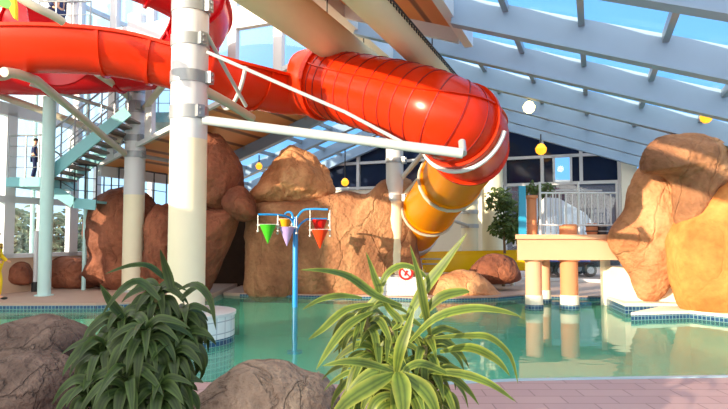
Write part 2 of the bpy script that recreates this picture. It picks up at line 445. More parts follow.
# far right deck
fr_ = [g2(372, 296, .06), g2(430, 298.5, .06), g2(497, 297, .06), g2(520, 295, .06), g2(580, 296.5, .06), g2(618, 296.5, .06), (7.6, 12.6), (14, 12.6), (14, 24), (-3.5, 24), (-3.5, 14.2), g2(240, 293.5, .06)]
mb = MB(); mb.prism(fr_, -1.0, .07); mb.build('floor_back', M['deck_far'], smooth=False, kind='structure')
edgeband([fr_[11]]+fr_[:7], -.15, .045); edgeband([fr_[11]]+fr_[:7], -.99, -.15, 'pooltile')
# outside ground at floor height beyond the walls
mb = MB(); mb.prism([(-60, 20.5), (60, 20.5), (60, 90), (-60, 90)], -1.1, -.25); mb.build('floor_outside', M['ground'], smooth=False, kind='structure')
mb = MB(); mb.prism([(-60, -10), (-24.2, -10), (-24.2, 20.4), (-60, 20.4)], -1.1, -.1); mb.build('floor_lawn', M['grass'], smooth=False, kind='structure')

# ------------------------------------------------------------------ building shell
VB = 18.5
def wallquad(mb, u0, u1, z0, z1, v, th=.15, z1b=None):
    zb = z1 if z1b is None else z1b
    P = [B(u0, v, z0), B(u1, v, z0), B(u1, v+th, z0), B(u0, v+th, z0), B(u0, v, z1), B(u1, v, zb), B(u1, v+th, zb), B(u0, v+th, z1)]
    mb.hexa(P)
# back wall base
mb = MB(); wallquad(mb, -13, -2.75, .05, 3.1, VB); mb.build('wall_back', M['whitewall'], smooth=False, kind='structure')
# dark gable glazing: left bays and right bays
def gable(us, zs0, tr, mullw=.1, glass='darkglass', clear=None):
    fr = MB(); w0 = None
    panes = []
    for a, b in zip(us[:-1], us[1:]):
        pts = [(a, zs0), (b, zs0), (b, roofz(b)-.05)]
        if a < -4.25 < b: pts.append((-4.25, roofz(-4.25)-.05))
        pts.append((a, roofz(a)-.05))
        if clear and a < clear[0] < b:
            pts[0] = (a, clear[3]); pts[1] = (b, clear[3])
            panes.append([B(u, VB+.06, z) for u, z in ((a, zs0), (clear[0], zs0), (clear[0], clear[3]), (a, clear[3]))])
            panes.append([B(u, VB+.06, z) for u, z in ((clear[1], zs0), (b, zs0), (b, clear[3]), (clear[1], clear[3]))])
            for uu in clear[:2]: fr.bar(B(uu, VB, zs0), B(uu, VB, clear[3]), .07, .1, up=B(0, 1, 0))
        panes.append([B(u, VB+.06, z) for u, z in pts])
    for u in us:
        fr.bar(B(u, VB, zs0), B(u, VB, roofz(u)-.02), mullw, .12, up=B(0, 1, 0))
    for z in tr:
        ua = max(us[0], -4.25-(5.82-z)/.35); ub = min(us[-1], -4.25+(5.82-z)/.35)
        fr.bar(B(ua, VB, z), B(ub, VB, z), .1, .09)
    f = window(fr, M['white_paint'])
    if clear:
        g = MB(); g.extr([B(u, VB+.06, z) for u, z in ((clear[0], zs0), (clear[1], zs0), (clear[1], clear[3]), (clear[0], clear[3]))], B(0, .03, 0)); g.build('pane', M['clearglass'], f, smooth=False)
    for p in panes:
        g = MB(); g.extr(p, B(0, .03, 0)); g.build('pane', M[glass], f, smooth=False)
gable([-12, -10.6, -9.23, -7.73, -6.42, -5.2, -4.25, -3.3, -2.62], 3.1, [3.16, 4.05])
gable([-2.62, -1.47, -.33, .735], 3.1, [3.1, 3.95], clear=(-1.12, -.62, 0, 3.95))
# lower right: clear glazing with the view out
fr = MB()
for u in (-2.62, -1.47, .735):
    fr.bar(B(u, VB, .07), B(u, VB, 3.1), .07, .1, up=B(0, 1, 0))
for z in (.12,): fr.bar(B(-2.62, VB, z), B(.735, VB, z), .09, .09)
f = window(fr, M['white_paint'])
g = MB(); g.extr([B(-2.62, VB+.05, .1), B(.735, VB+.05, .1), B(.735, VB+.05, 3.1), B(-2.62, VB+.05, 3.1)], B(0, .02, 0)); g.build('pane', M['clearglass'], f, smooth=False)
# corner column and further wall to the right
mb = MB(); wallquad(mb, .78, 1.2, .05, roofz(1)-.05, VB-.3, .4); mb.build('wall_right', M['whitewall'], smooth=False, kind='structure')
fr = MB()
for u in (1.6, 2.6, 3.6, 4.6, 5.6, 6.6): fr.bar(B(u, VB, .07), B(u, VB, roofz(u)), .1, .1, up=B(0, 1, 0))
fr.bar(B(1.2, VB, 1.2), B(6.6, VB, 1.2), .1, .1)
f = window(fr, M['white_paint'])
g = MB(); g.extr([B(1.2, VB+.05, .1), B(6.6, VB+.05, .1), B(6.6, VB+.05, roofz(6.6)), B(1.2, VB+.05, roofz(1.2))], B(0, .02, 0)); g.build('pane', M['clearglass'], f, smooth=False)

# right roof slope: deep white beams, purlins, glass
UE = 6.6
def slopebeam(v, u0, u1, depth, th=.12, top=0):
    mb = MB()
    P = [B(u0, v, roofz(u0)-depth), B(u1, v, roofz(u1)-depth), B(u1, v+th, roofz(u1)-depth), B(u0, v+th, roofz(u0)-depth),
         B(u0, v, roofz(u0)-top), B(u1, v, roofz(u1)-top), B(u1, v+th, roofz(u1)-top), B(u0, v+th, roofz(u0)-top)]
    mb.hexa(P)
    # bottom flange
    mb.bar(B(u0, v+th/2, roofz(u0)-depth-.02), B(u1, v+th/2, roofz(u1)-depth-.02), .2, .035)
    trim(mb, M['roof_shaded'])
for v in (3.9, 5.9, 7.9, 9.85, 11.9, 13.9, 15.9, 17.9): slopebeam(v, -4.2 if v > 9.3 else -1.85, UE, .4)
for u in (-3.05, -2.07, -1.08, -.1, .88, 1.86, 2.84, 3.82, 4.8, 5.8):
    mb = MB(); mb.bar(B(u, 2.5, roofz(u)-.05), B(u, VB, roofz(u)-.05), .08, .12); trim(mb, M['grey_metal'])
mb = MB()
for v in (4.9, 6.9, 8.87, 10.87, 12.9, 14.9, 16.9):
    mb.bar(B(-4.2, v, roofz(-4.2)-.03), B(UE, v, roofz(UE)-.03), .05, .06)
trim(mb, M['grey_metal'])
mb = MB(); mb.extr([B(-4.25, 2.5, roofz(-4.25)+.02), B(UE, 2.5, roofz(UE)+.02), B(UE, VB, roofz(UE)+.02), B(-4.25, VB, roofz(-4.25)+.02)], (0, 0, .02)); window(mb, M['roofglass'])
# left slope far part
UL = -11.6
for v in (13.7, 15.3, 16.9, 18.3): slopebeam(v, UL, -4.3, .3)
for u in (-5.3, -6.3, -7.3, -8.3, -9.3, -10.3, -11.3):
    mb = MB(); mb.bar(B(u, 13.7, roofz(u)-.04), B(u, VB, roofz(u)-.04), .07, .1); trim(mb, M['grey_metal'])
mb = MB(); mb.extr([B(UL, 13.7, roofz(UL)+.02), B(-4.25, 13.7, roofz(-4.25)+.02), B(-4.25, VB, roofz(-4.25)+.02), B(UL, VB, roofz(UL)+.02)], (0, 0, .02)); window(mb, M['roofglass'])
# wood soffits
mb = MB(); mb.extr([B(UL, 10.75, roofz(UL)), B(UL, 13.7, roofz(UL)), B(-4.25, 13.7, roofz(-4.25)), B(-4.25, 10.75, roofz(-4.25))], (0, 0, .1)); mb.build('ceiling', M['wood'], smooth=False, kind='structure')
mb = MB(); mb.extr([B(-4.25, 2.6, roofz(-4.25)-.1), B(-4.25, 9.2, roofz(-4.25)-.1), B(-1.94, 9.2, roofz(-1.94)-.1), B(-1.94, 2.6, roofz(-1.94)-.1)], (0, 0, .08)); mb.build('ceiling_ridge', M['wood'], smooth=False, kind='structure')
mb = MB(); mb.bar(B(-1.88, 2.6, roofz(-1.88)-.2), B(-1.88, 9.3, roofz(-1.88)-.2), .14, .3); mb.bar(B(-4.25, 9.25, roofz(-4.25)-.2), B(-2.0, 9.25, roofz(-2.0)-.2), .1, .25); trim(mb, M['white_paint'])
# ridge beam
mb = MB(); mb.bar(B(-4.25, 2.6, 5.62), B(-4.25, VB, 5.62), .26, .36); trim(mb, M['white_paint'])
mb = MB(); mb.bar(B(UL, 10.7, roofz(UL)+.02), B(-4.25, 10.7, roofz(-4.25)+.02), .1, .1); trim(mb, M['white_paint'])
# eave beam of the left slope with its two posts
mb = MB(); mb.bar(B(UL, 10.7, roofz(UL)-.12), B(UL, VB, roofz(UL)-.12), .16, .26); trim(mb, M['white_paint'])
# clerestory wall standing on the soffit edge
fr = MB(); VC = 10.7
for k in range(9):
    u = -3.95-1.2*k
    fr.bar(B(u, VC, roofz(u)), B(u, VC, 9.4), .17, .14, up=B(0, 1, 0))
    fr.bar(B(u-.12, VC, roofz(u)), B(u-.12, VC, 9.4), .05, .1, up=B(0, 1, 0))
for z, h in ((6.45, .5), (8.0, .16), (9.4, .3)): fr.bar(B(-14, VC, z), B(-3.9, VC, z), .16, h)
f = window(fr, M['white_paint'])
g = MB(); g.extr([B(-14, VC+.02, roofz(-14)), B(-3.9, VC+.02, roofz(-3.9)), B(-3.9, VC+.02, 9.4), B(-14, VC+.02, 9.4)], B(0, .02, 0)); g.build('pane', M['clearglass'], f, smooth=False)
# left wall: low base, tall white mullions, glass
UW = -12.95
mb = MB(); P = [B(UW-.2, 3, 0), B(UW, 3, 0), B(UW, 14, 0), B(UW-.2, 14, 0)]
mb.hexa(P+[p+Vector((0, 0, .96)) for p in P]); mb.build('wall_left', plain('tan_wall', srgb(206, 176, 150), .8, var=.05), smooth=False, kind='structure')
fr = MB()
for k, v in enumerate((6.0, 7.3, 8.45, 9.3, 10.2, 11.1, 11.9, 13.2, 14)):
    fr.bar(B(UW, v, .96), B(UW, v, 4.6), .26 if k % 2 else .14, .16, up=B(1, 0, 0))
for z, h in ((1.0, .1), (2.35, .16), (4.5, .3)): fr.bar(B(UW, 3, z), B(UW, 14, z), .16, h)
f = window(fr, M['white_paint'])
g = MB(); g.extr([B(UW-.02, 3, .96), B(UW-.02, 14, .96), B(UW-.02, 14, 4.6), B(UW-.02, 3, 4.6)], B(.02, 0, 0)); g.build('pane', M['clearglass'], f, smooth=False)
mb = MB(); mb.bar(B(UW-.12, -.9, 2.7), B(UW-.12, 7.1, 2.7), .2, 5.4); mb.build('shade_panel', M['whitewall'], smooth=False, kind='structure')  # added opaque panel out of view, keeps sun off the left rocks
# upper glazing rails above the left wall
fr = MB()
for v in (6.5, 8.5, 10.5, 12.5): fr.bar(B(UW, v, 4.6), B(UW, v, 9.4), .12, .12, up=B(1, 0, 0))
for z in (6.2, 7.8, 9.4): fr.bar(B(UW, 3, z), B(UW, 14, z), .1, .12)
window(fr, M['white_paint'])
# added wall, unseen left of the view, shades the column and foreground plants
mb = MB(); mb.prism([(-6.9, -2), (-6.6, -2), (-6.6, 5.5), (-6.9, 5.5)], -1, 3.0); mb.build('shade_wall', M['whitewall'], smooth=False, kind='structure')

# ------------------------------------------------------------------ rocks
def rock(name, label, px, Y, depth, mat, amp=.06, seed=0, back=.8, ctr=None, freq=1.3, e=2.1, n=110, K=24, group=None, tilt=0.0, smoothout=True):
    pts = [at(x, y, Y) for x, y in px]
    pts = cat(pts, 8, True) if smoothout else cat(pts, 1, True)
    # resample evenly
    L = [0]
    for i in range(len(pts)): L.append(L[-1]+(pts[(i+1) % len(pts)]-pts[i]).length)
    T = L[-1]; out = []; j = 0
    for k in range(n):
        d = T*k/n
        while L[j+1] < d: j += 1
        t = (d-L[j])/max(1e-6, L[j+1]-L[j]); out.append(pts[j].lerp(pts[(j+1) % len(pts)], t))
    c = at(ctr[0], ctr[1], Y) if ctr else sum(out, Vector())/n
    off = Vector((seed*3.7, seed*1.3, seed*2.1))
    mb = MB(); bm = mb.bm
    def disp(p, s, sign):
        q = p*freq+off
        d = noise.noise(q)*1.0+.55*noise.noise(q*2.1)+.3*noise.noise(q*4.3)+.16*noise.noise(q*9)
        r = 1-abs(noise.noise(q*.8+Vector((9, 4, 2))))*2
        d += -.7*max(0, r-.75)*4*.5
        dirv = (p-c); dirv.y += -sign*depth*.6*(1-s)
        if dirv.length < 1e-5: dirv = Vector((0, -sign, 0))
        return p+dirv.normalized()*d*amp
    rows = {}
    for sign in (1, -1):
        dd = depth if sign == 1 else depth*back
        for k in range(K+1):
            th = (PI/2)*k/K
            s = math.cos(th)**(2/e) if k < K else 0
            yo = -sign*dd*math.sin(th)**(2/e)
            row = []
            m = n if k < K else 1
            for i in range(m):
                p = c+(out[i]-c)*s; p = Vector((p.x, p.y+yo+tilt*(p.z-c.z), p.z))
                row.append(p)
            rows[(sign, k)] = row
    vv = {}
    for (sign, k), row in rows.items():
        if k == 0 and sign == -1: vv[(sign, 0)] = vv[(1, 0)]; continue
        vv[(sign, k)] = [bm.verts.new(disp(p, math.cos(PI/2*k/K), sign)) for p in row]
    for sign in (1, -1):
        for k in range(K):
            a, b = vv[(sign, k)], vv[(sign, k+1)]
            for i in range(n):
                j2 = (i+1) % n
                if len(b) == 1: bm.faces.new((a[i], a[j2], b[0]))
                else: bm.faces.new((a[i], a[j2], b[j2], b[i]))
    o = mb.build(name, mat)
    for p in o.data.polygons: p.use_smooth = True
    return tag(o, label, 'rock', group or 'sculpted boulders around the pool')
# back formation
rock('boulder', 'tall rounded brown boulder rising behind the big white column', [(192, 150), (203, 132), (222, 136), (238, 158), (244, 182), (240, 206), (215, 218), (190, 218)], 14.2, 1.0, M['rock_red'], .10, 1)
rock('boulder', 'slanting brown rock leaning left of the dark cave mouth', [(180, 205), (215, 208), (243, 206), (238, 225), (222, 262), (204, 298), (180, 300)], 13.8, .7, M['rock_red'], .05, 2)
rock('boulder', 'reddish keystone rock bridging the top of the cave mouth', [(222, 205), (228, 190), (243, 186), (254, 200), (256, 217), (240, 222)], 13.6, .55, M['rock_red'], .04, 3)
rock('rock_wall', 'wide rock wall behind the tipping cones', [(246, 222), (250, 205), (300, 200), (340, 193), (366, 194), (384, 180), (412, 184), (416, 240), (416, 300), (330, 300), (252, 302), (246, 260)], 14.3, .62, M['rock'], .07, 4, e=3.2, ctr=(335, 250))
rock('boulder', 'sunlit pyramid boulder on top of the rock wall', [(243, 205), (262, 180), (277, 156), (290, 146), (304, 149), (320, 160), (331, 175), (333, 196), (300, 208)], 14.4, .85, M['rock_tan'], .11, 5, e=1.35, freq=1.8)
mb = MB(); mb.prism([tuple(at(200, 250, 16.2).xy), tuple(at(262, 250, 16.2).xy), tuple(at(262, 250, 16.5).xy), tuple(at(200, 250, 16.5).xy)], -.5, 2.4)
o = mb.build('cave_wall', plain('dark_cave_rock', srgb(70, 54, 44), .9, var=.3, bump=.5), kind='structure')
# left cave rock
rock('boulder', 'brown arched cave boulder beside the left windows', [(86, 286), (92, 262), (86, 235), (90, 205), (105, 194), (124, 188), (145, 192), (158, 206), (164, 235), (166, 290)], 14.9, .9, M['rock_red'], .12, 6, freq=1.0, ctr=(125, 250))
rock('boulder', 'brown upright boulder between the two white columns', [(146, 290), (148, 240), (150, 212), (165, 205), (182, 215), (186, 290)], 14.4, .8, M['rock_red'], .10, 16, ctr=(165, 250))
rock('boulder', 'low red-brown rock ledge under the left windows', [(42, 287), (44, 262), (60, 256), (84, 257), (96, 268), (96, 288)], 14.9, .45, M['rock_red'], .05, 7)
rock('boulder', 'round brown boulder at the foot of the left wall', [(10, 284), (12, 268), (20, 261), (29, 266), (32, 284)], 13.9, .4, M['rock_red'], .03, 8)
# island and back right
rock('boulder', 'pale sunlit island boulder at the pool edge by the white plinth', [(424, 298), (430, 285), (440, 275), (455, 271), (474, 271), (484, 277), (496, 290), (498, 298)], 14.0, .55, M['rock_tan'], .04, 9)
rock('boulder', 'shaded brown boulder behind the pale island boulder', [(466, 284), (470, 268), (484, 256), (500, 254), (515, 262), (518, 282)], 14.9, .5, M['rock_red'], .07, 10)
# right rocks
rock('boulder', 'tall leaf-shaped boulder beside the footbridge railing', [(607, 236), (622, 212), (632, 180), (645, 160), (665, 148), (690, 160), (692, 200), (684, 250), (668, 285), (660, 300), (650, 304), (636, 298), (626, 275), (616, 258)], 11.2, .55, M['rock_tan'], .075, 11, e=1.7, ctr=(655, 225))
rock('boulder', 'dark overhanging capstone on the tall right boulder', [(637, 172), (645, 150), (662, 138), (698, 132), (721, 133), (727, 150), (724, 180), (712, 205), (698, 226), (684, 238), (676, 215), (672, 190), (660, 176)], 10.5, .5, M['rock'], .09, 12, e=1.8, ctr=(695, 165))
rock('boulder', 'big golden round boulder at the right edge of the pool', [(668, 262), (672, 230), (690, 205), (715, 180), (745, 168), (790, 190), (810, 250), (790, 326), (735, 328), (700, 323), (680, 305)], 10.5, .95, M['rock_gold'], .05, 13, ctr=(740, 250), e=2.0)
# foreground
rock('boulder', 'large grey boulder at the left of the foreground', [(-40, 372), (-10, 335), (20, 320), (45, 317), (70, 322), (90, 338), (96, 380), (60, 410), (-30, 420)], 4.6, .55, M['rock_grey'], .035, 14, freq=2.2)
rock('boulder', 'sloping grey boulder at the lower left corner', [(-50, 400), (-10, 368), (20, 352), (50, 350), (72, 362), (84, 390), (86, 450), (-50, 470)], 3.95, .5, M['rock_grey'], .03, 15, freq=2.4)
rock('boulder', 'low rounded boulder between the two foreground plants', [(184, 415), (205, 390), (232, 370), (252, 362), (282, 361), (305, 372), (328, 382), (342, 410), (330, 470), (200, 470)], 3.9, .45, M['rock_sunlit'], .02, 17, freq=2.6)

# ------------------------------------------------------------------ water slide
def sweep(ctrl, cover, r=.6, th=.035, n=14, seg=28):
    """ctrl: world points; cover(t) 0 = open half pipe, 1 = closed tube."""
    P = cat(ctrl, n); N = len(P); outer = []; inner = []
    fr_ = []
    for i, p in enumerate(P):
        t = (P[min(i+1, N-1)]-P[max(i-1, 0)]).normalized()
        sdv = t.cross(Vector((0, 0, 1))).normalized(); up = sdv.cross(t).normalized()
        fr_.append((p, t, sdv, up))
    return P, fr_
def ringpts(fr, r, a0, a1, seg):
    p, t, s, u = fr
    return [p+s*math.cos(a0+(a1-a0)*k/seg)*r+u*math.sin(a0+(a1-a0)*k/seg)*r for k in range(seg+1)]
def flume(name, frs, covers, mat, parent, r=.6, th=.04, seg=30, rr=None):
    rings = []
    for i, (fr, c) in enumerate(zip(frs, covers)):
        a0 = PI-c*PI/2*.998; a1 = 2*PI+c*PI/2*.998
        R_ = r if rr is None else rr[i]
        rings.append(ringpts(fr, R_, a0, a1, seg)+ringpts(fr, R_-th, a0, a1, seg)[::-1])
    mb = MB(); mb.quadstrip(rings, True, True)
    return mb.build(name, mat, parent)
slide = thing('water_slide', 'winding red water slide turning into an amber tube', 'water slide', onz(200, 380, -.5)*0+Vector((-2, 9.5, 0)))
K = lambda l: [at(x, y, Y) for x, y, Y in l]
# upper loop and rear run (crimson)
rear = K([(60, -58, 9.6), (110, -42, 9.7), (150, -27, 9.9), (180, -12, 10.3), (198, 2, 11.0), (199, 28, 12.0), (168, 60, 12.7), (110, 67, 12.8), (50, 70, 12.8), (-30, 68, 12.6)])
P, fr1 = sweep(rear, None)
flume('rear_flume', fr1, [0]*len(fr1), M['crimson'], slide, r=.57)
front = K([(-130, 44, 9.8), (-60, 39, 9.2), (0, 38, 9.0), (60, 38, 9.0), (110, 41.5, 9.1), (150, 49, 9.25), (190, 60, 9.4), (240, 74, 9.8), (285, 84, 10.4), (320, 83, 10.2), (350, 89, 9.7), (400, 101, 8.8), (440, 115, 8.3), (461, 127, 8.5), (470, 140, 9.2), (464, 158, 10.3), (449, 182, 12.0), (430, 208, 13.8), (409, 238, 15.7)])
n = 14
P, fr2 = sweep(front, None, n=n)
i_h0, i_h1 = int(8.3*n), int(8.8*n)       # hood opening
i_end_red = int(14.6*n); i_end = len(fr2)-1
cv = []
for i in range(len(fr2)):
    cv.append(0 if i <= i_h0 else 1 if i >= i_h1 else ((i-i_h0)/(i_h1-i_h0))**.8)
flume('front_flume', fr2[:i_h0+1], cv[:i_h0+1], M['red'], slide, r=.56)
rr = [.6+.05*(1 if i_h0+2 < i < i_h1+2 else 0) for i in range(len(fr2))]
flume('tube_hood', fr2[i_h0:i_h1+6], cv[i_h0:i_h1+6], M['red'], slide, rr=[.56+.06*cv[q] for q in range(i_h0, i_h1+6)])
flume('red_tube', fr2[i_h1+5:i_end_red+1], [1]*(i_end_red-i_h1-4), M['red'], slide, r=.62)
cuts = [i_end_red, i_end_red+18, i_end_red+34, i_end_red+48, i_end-4]
for a, b in zip(cuts[:-1], cuts[1:]):
    if b > a+1: flume('amber_tube', fr2[a:b+1], [1]*(b-a+1), M['amber'], slide, r=.62)
def flange(i, w=.05, r0=.61, r1=.675, mat='red', cover=None, name='flange', frs=fr2):
    c = cv[i] if cover is None else cover
    p, t, s, u = frs[i]
    A = (p-t*w/2, t, s, u); D = (p+t*w/2, t, s, u)
    a0 = PI-c*PI/2*.999; a1 = 2*PI+c*PI/2*.999
    rings = [ringpts(A, r1, a0, a1, 30)+ringpts(A, r0, a0, a1, 30)[::-1], ringpts(D, r1, a0, a1, 30)+ringpts(D, r0, a0, a1, 30)[::-1]]
    mb = MB(); mb.quadstrip(rings, True, True); mb.build(name, M[mat], slide, smooth=False)
for i in (2*n, int(3.95*n), int(5.2*n), int(6.4*n), int(7.35*n)): flange(i, r0=.55, r1=.6)
flange(i_h1+5, w=.09, mat='red'); flange(i_end_red-2, w=.1, mat='red'); flange(int(12.9*n), w=.09, mat='red')
for i in range(i_h1+9, int(12.8*n), 4): flange(i, w=.018, r1=.63, mat='redline', name='seam_ring')
for c in cuts[1:-1]: flange(c, w=.05, r1=.66, mat='amber')
flange(i_end-4, w=.3, r1=.66, mat='galv', name='end_collar')
for i in (10, 30, 52, 74, 96, 112): flange(i, frs=fr1, mat='crimson', cover=0, r0=.56, r1=.62)
# lip rails of the open runs and side seams of the tube
def railstrip(frs, ang, r, w, h, name, mat):
    rings = []
    for (p, t, s, u) in frs:
        d = s*math.cos(ang)+u*math.sin(ang); q = -s*math.sin(ang)+u*math.cos(ang)
        c = p+d*r
        rings.append([c-q*h/2, c+d*w-q*h/2, c+d*w+q*h/2, c+q*h/2])
    mb = MB(); mb.quadstrip(rings, True, True); mb.build(name, M[mat], slide, smooth=False)
for ang in (0, PI):
    railstrip(fr1, ang, .53, .1, .05, 'rim', 'crimson')
    railstrip(fr2[:i_h0+3], ang, .52, .1, .05, 'rim', 'red')
for ang in (R(22), R(158)):
    railstrip(fr2[i_h1+4:i_end_red], ang, .61, .04, .02, 'side_seam', 'red')
# joint cradles (white half hoops under the flume)
def cradle(i, mat='galv', a0=PI+.1, a1=2*PI-.1, frs=fr2, r=.64):
    mb = MB(); mb.tube(ringpts(frs[i], r, a0, a1, 22), .035, 8); mb.build('cradle', M[mat], slide)
cradle(int(1.98*n), 'tan_pipe'); cradle(int(6.9*n), 'white_paint'); cradle(int(13.05*n), 'white_paint', PI-.2, 2*PI-.2, r=.7)
cradle(cuts[1]+1, 'tan_pipe', 0, 2*PI, r=.67); cradle(cuts[2]+1, 'tan_pipe', 0, 2*PI, r=.67)
# second flume behind, at the upper left
ts = thing('water_slide', 'short stretch of second red flume at the upper left corner', 'water slide', (-6.6, 11.6, 0))
P, fr3 = sweep(K([(-90, -14, 11.5), (-30, 2, 11.6), (15, 14, 11.5), (46, 34, 11.3), (60, 58, 10.9)]), None)
flume('flume_shell', fr3, [.35]*len(fr3), M['crimson'], ts, r=.66)
for i in (12, 24, 34):
    p, t, s, u = fr3[i]
    mb = MB(); mb.tube(ringpts(fr3[i], .68, PI-.3, 2*PI+.3, 24), .04, 6); mb.build('flange', M['crimson'], ts)
# slide exit
ex = thing('slide_exit', 'yellow slide exit mouth below the end of the amber tube', 'slide exit', (1.4, 17.6, .07))
A_ = at(411, 252, 17.3)
ax = Vector((-.1, -1, -.25)).normalized()
fx = [(A_-ax*(.7-.35*k), ax, ax.cross(Vector((0, 0, 1))).normalized(), ax.cross(Vector((0, 0, 1))).normalized().cross(ax)) for k in range(3)]
flume('mouth_tube', fx, [1]*3, M['yellow'], ex, r=.46)
mb = MB(); mb.tube(ringpts(fx[2], .48, 0, 2*PI, 28), .05, 8, caps=False); mb.build('mouth_rim', M['yellow'], ex)
mb = MB(); mb.extr(ringpts(fx[0], .43, 0, 2*PI, 24)[:-1], -ax*.03); mb.build('throat_shade', M['black'], ex)  # black disc stands for the shade inside the mouth
mb = MB(); mb.box((A_.x+.05, A_.y+.15, .07+(A_.z-.4-.07)/2), (.5, .5, A_.z-.4-.07)); mb.build('support_block', M['whitewall'], ex, smooth=False)
ru = thing('slide_runout', 'long yellow run-out trough along the back wall', 'slide trough', at(470, 275, 16.2)*1)
ru.location.z = .07
a, b = at(424, 254, 16.2), at(522, 252, 16.2)
mb = MB()
mb.bar(a+Vector((0, -.35, -.25)), b+Vector((0, -.35, -.25)), .06, .46); mb.build('front_panel', M['yellow'], ru, smooth=False)
mb = MB(); mb.bar(a+Vector((0, .45, -.2)), b+Vector((0, .45, -.2)), .06, .5); mb.build('rear_panel', M['yellow'], ru, smooth=False)
mb = MB(); mb.bar(a+Vector((0, .05, -.48)), b+Vector((0, .05, -.48)), .8, .06); mb.build('trough_bed', M['yellow'], ru, smooth=False)
for t in (.1, .5, .9):
    p = a.lerp(b, t); mb = MB(); mb.tube([(p.x, p.y, .07), (p.x, p.y, p.z-.5)], .06, 8); mb.build('leg', M['whitewall'], ru)

# ------------------------------------------------------------------ slide support columns
def clampbox(mb, c, z, r, ang, s=.1):
    d = Vector((math.cos(ang), math.sin(ang), 0)); t = Vector((-d.y, d.x, 0))
    mb.box(Vector((c[0], c[1], z))+d*(r+s*.35), (s*1.1, s*1.1, .17), (d, t, Vector((0, 0, 1))))
    for k in (-1, 1): mb.box(Vector((c[0], c[1], z+k*.04))+d*(r+s*.95), (.03, .05, .03), (d, t, Vector((0, 0, 1))))
def column(label, cx, cy, r, z0, zt, zsplit, bands, arms, bandm='grey_metal', low='cream_paint', upm='white_paint', name='slide_support_column'):
    t = thing(name, label, 'column', (cx, cy, z0), 'slide support columns')
    mb = MB(); mb.lathe((cx, cy, 0), [(r, z0), (r, zsplit)], 32); mb.build('lower_shaft', M[low], t)
    mb = MB(); mb.lathe((cx, cy, 0), [(r, zsplit), (r, zt)], 32); mb.build('upper_shaft', M[upm], t)
    mb = MB(); mb.lathe((cx, cy, 0), [(r+.07, z0), (r+.07, z0+.04), (r, z0+.05)], 32); mb.build('base_plate', M['galv'], t)
    for z, h, ang in bands:
        mb = MB(); mb.lathe((cx, cy, 0), [(r+.003, z-h/2), (r+.014, z-h/2), (r+.014, z+h/2), (r+.003, z+h/2)], 32)
        clampbox(mb, (cx, cy), z, r, R(ang)); mb.build('clamp_band', M[bandm], t)
    for pts, rad, mat in arms:
        mb = MB(); mb.tube(pts, rad, 12); mb.build('arm', M[mat], t)
    return t
pc = at(186, 300, 8.1)
zz = lambda y, Y: at(186, y, Y).z
c1x, c1y = pc.x, pc.y
s = .26
A1 = at(204, 120, 7.95); A2 = at(463, 153.5, 7.3)
column('big white slide column with grey clamp bands in a tiled plinth', c1x, c1y, s, .42, 5.6, zz(140, 8.1), [(zz(9, 8.1), .17, -20), (zz(43, 8.1), .17, -40), (zz(79, 8.1), .17, -10), (zz(114, 8.1), .19, -45)],
    [([A1, A2], .066, 'galv_pale'),
     ([at(204, 90, 8.1), at(228, 103, 8.6), at(252, 118, 9.3)], .07, 'tan_pipe'),
     ([at(206, 33, 8.0), at(226, 70, 8.6), at(246, 106, 9.2)], .03, 'galv_pale'),
     ([at(207, 52, 7.95), at(345, 112, 7.9), at(413, 148, 7.7)], .026, 'galv_pale'),
     ([at(463, 153.5, 7.3), at(462, 142, 7.5)], .05, 'galv')])
# plinth under it
pl = thing('tiled_plinth', 'round white tiled plinth around the big white column', 'plinth', (c1x, c1y, -.95))
mb = MB(); mb.lathe((c1x, c1y, 0), [(.68, .09), (.68, .40)], 40); mb.build('tiled_side', M['whitetile'], pl)
mb = MB(); mb.lathe((c1x, c1y, 0), [(.0, .38), (.70, .38), (.70, .42), (.0, .42)], 40); mb.build('rim', M['white_paint'], pl)
mb = MB(); mb.lathe((c1x, c1y, 0), [(.675, -.95), (.685, -.05), (.685, .09), (.6, .09)], 40); mb.build('blue_tile_band', M['bluetile'], pl)
# second column (133)
p2 = at(133, 250, 14.0); z2 = lambda y: at(133, y, 14.0).z
column('white slide column with several pipe arms in front of the stairs', p2.x, p2.y, .245, DZ, 7.0, z2(195), [(z2(108), .3, -60), (z2(139), .16, -45), (z2(155), .16, -30), (z2(92), .12, -70)],
    [([at(-40, 82, 12.8), at(0, 95.5, 13.1), at(60, 117, 13.5), at(122, 141, 13.8)], .085, 'tan_pipe'),
     ([at(4, 72, 8.3), at(18, 74, 8.6), at(36, 80, 9.3), at(80, 116, 11.6), at(108, 140, 13.0), at(127, 155, 13.9)], .075, 'tan_pipe'),
     ([at(97, 73, 11.6), at(116, 86, 12.8), at(130, 98, 13.8)], .08, 'tan_pipe'),
     ([at(145, 108, 13.9), at(164, 84, 12.4)], .08, 'tan_pipe'),
     ([at(30, 84, 12.4), at(76, 98, 13.0), at(130, 115, 13.8)], .045, 'galv'),
     ([at(143, 156, 14.1), at(180, 163, 15.2)], .05, 'galv')])
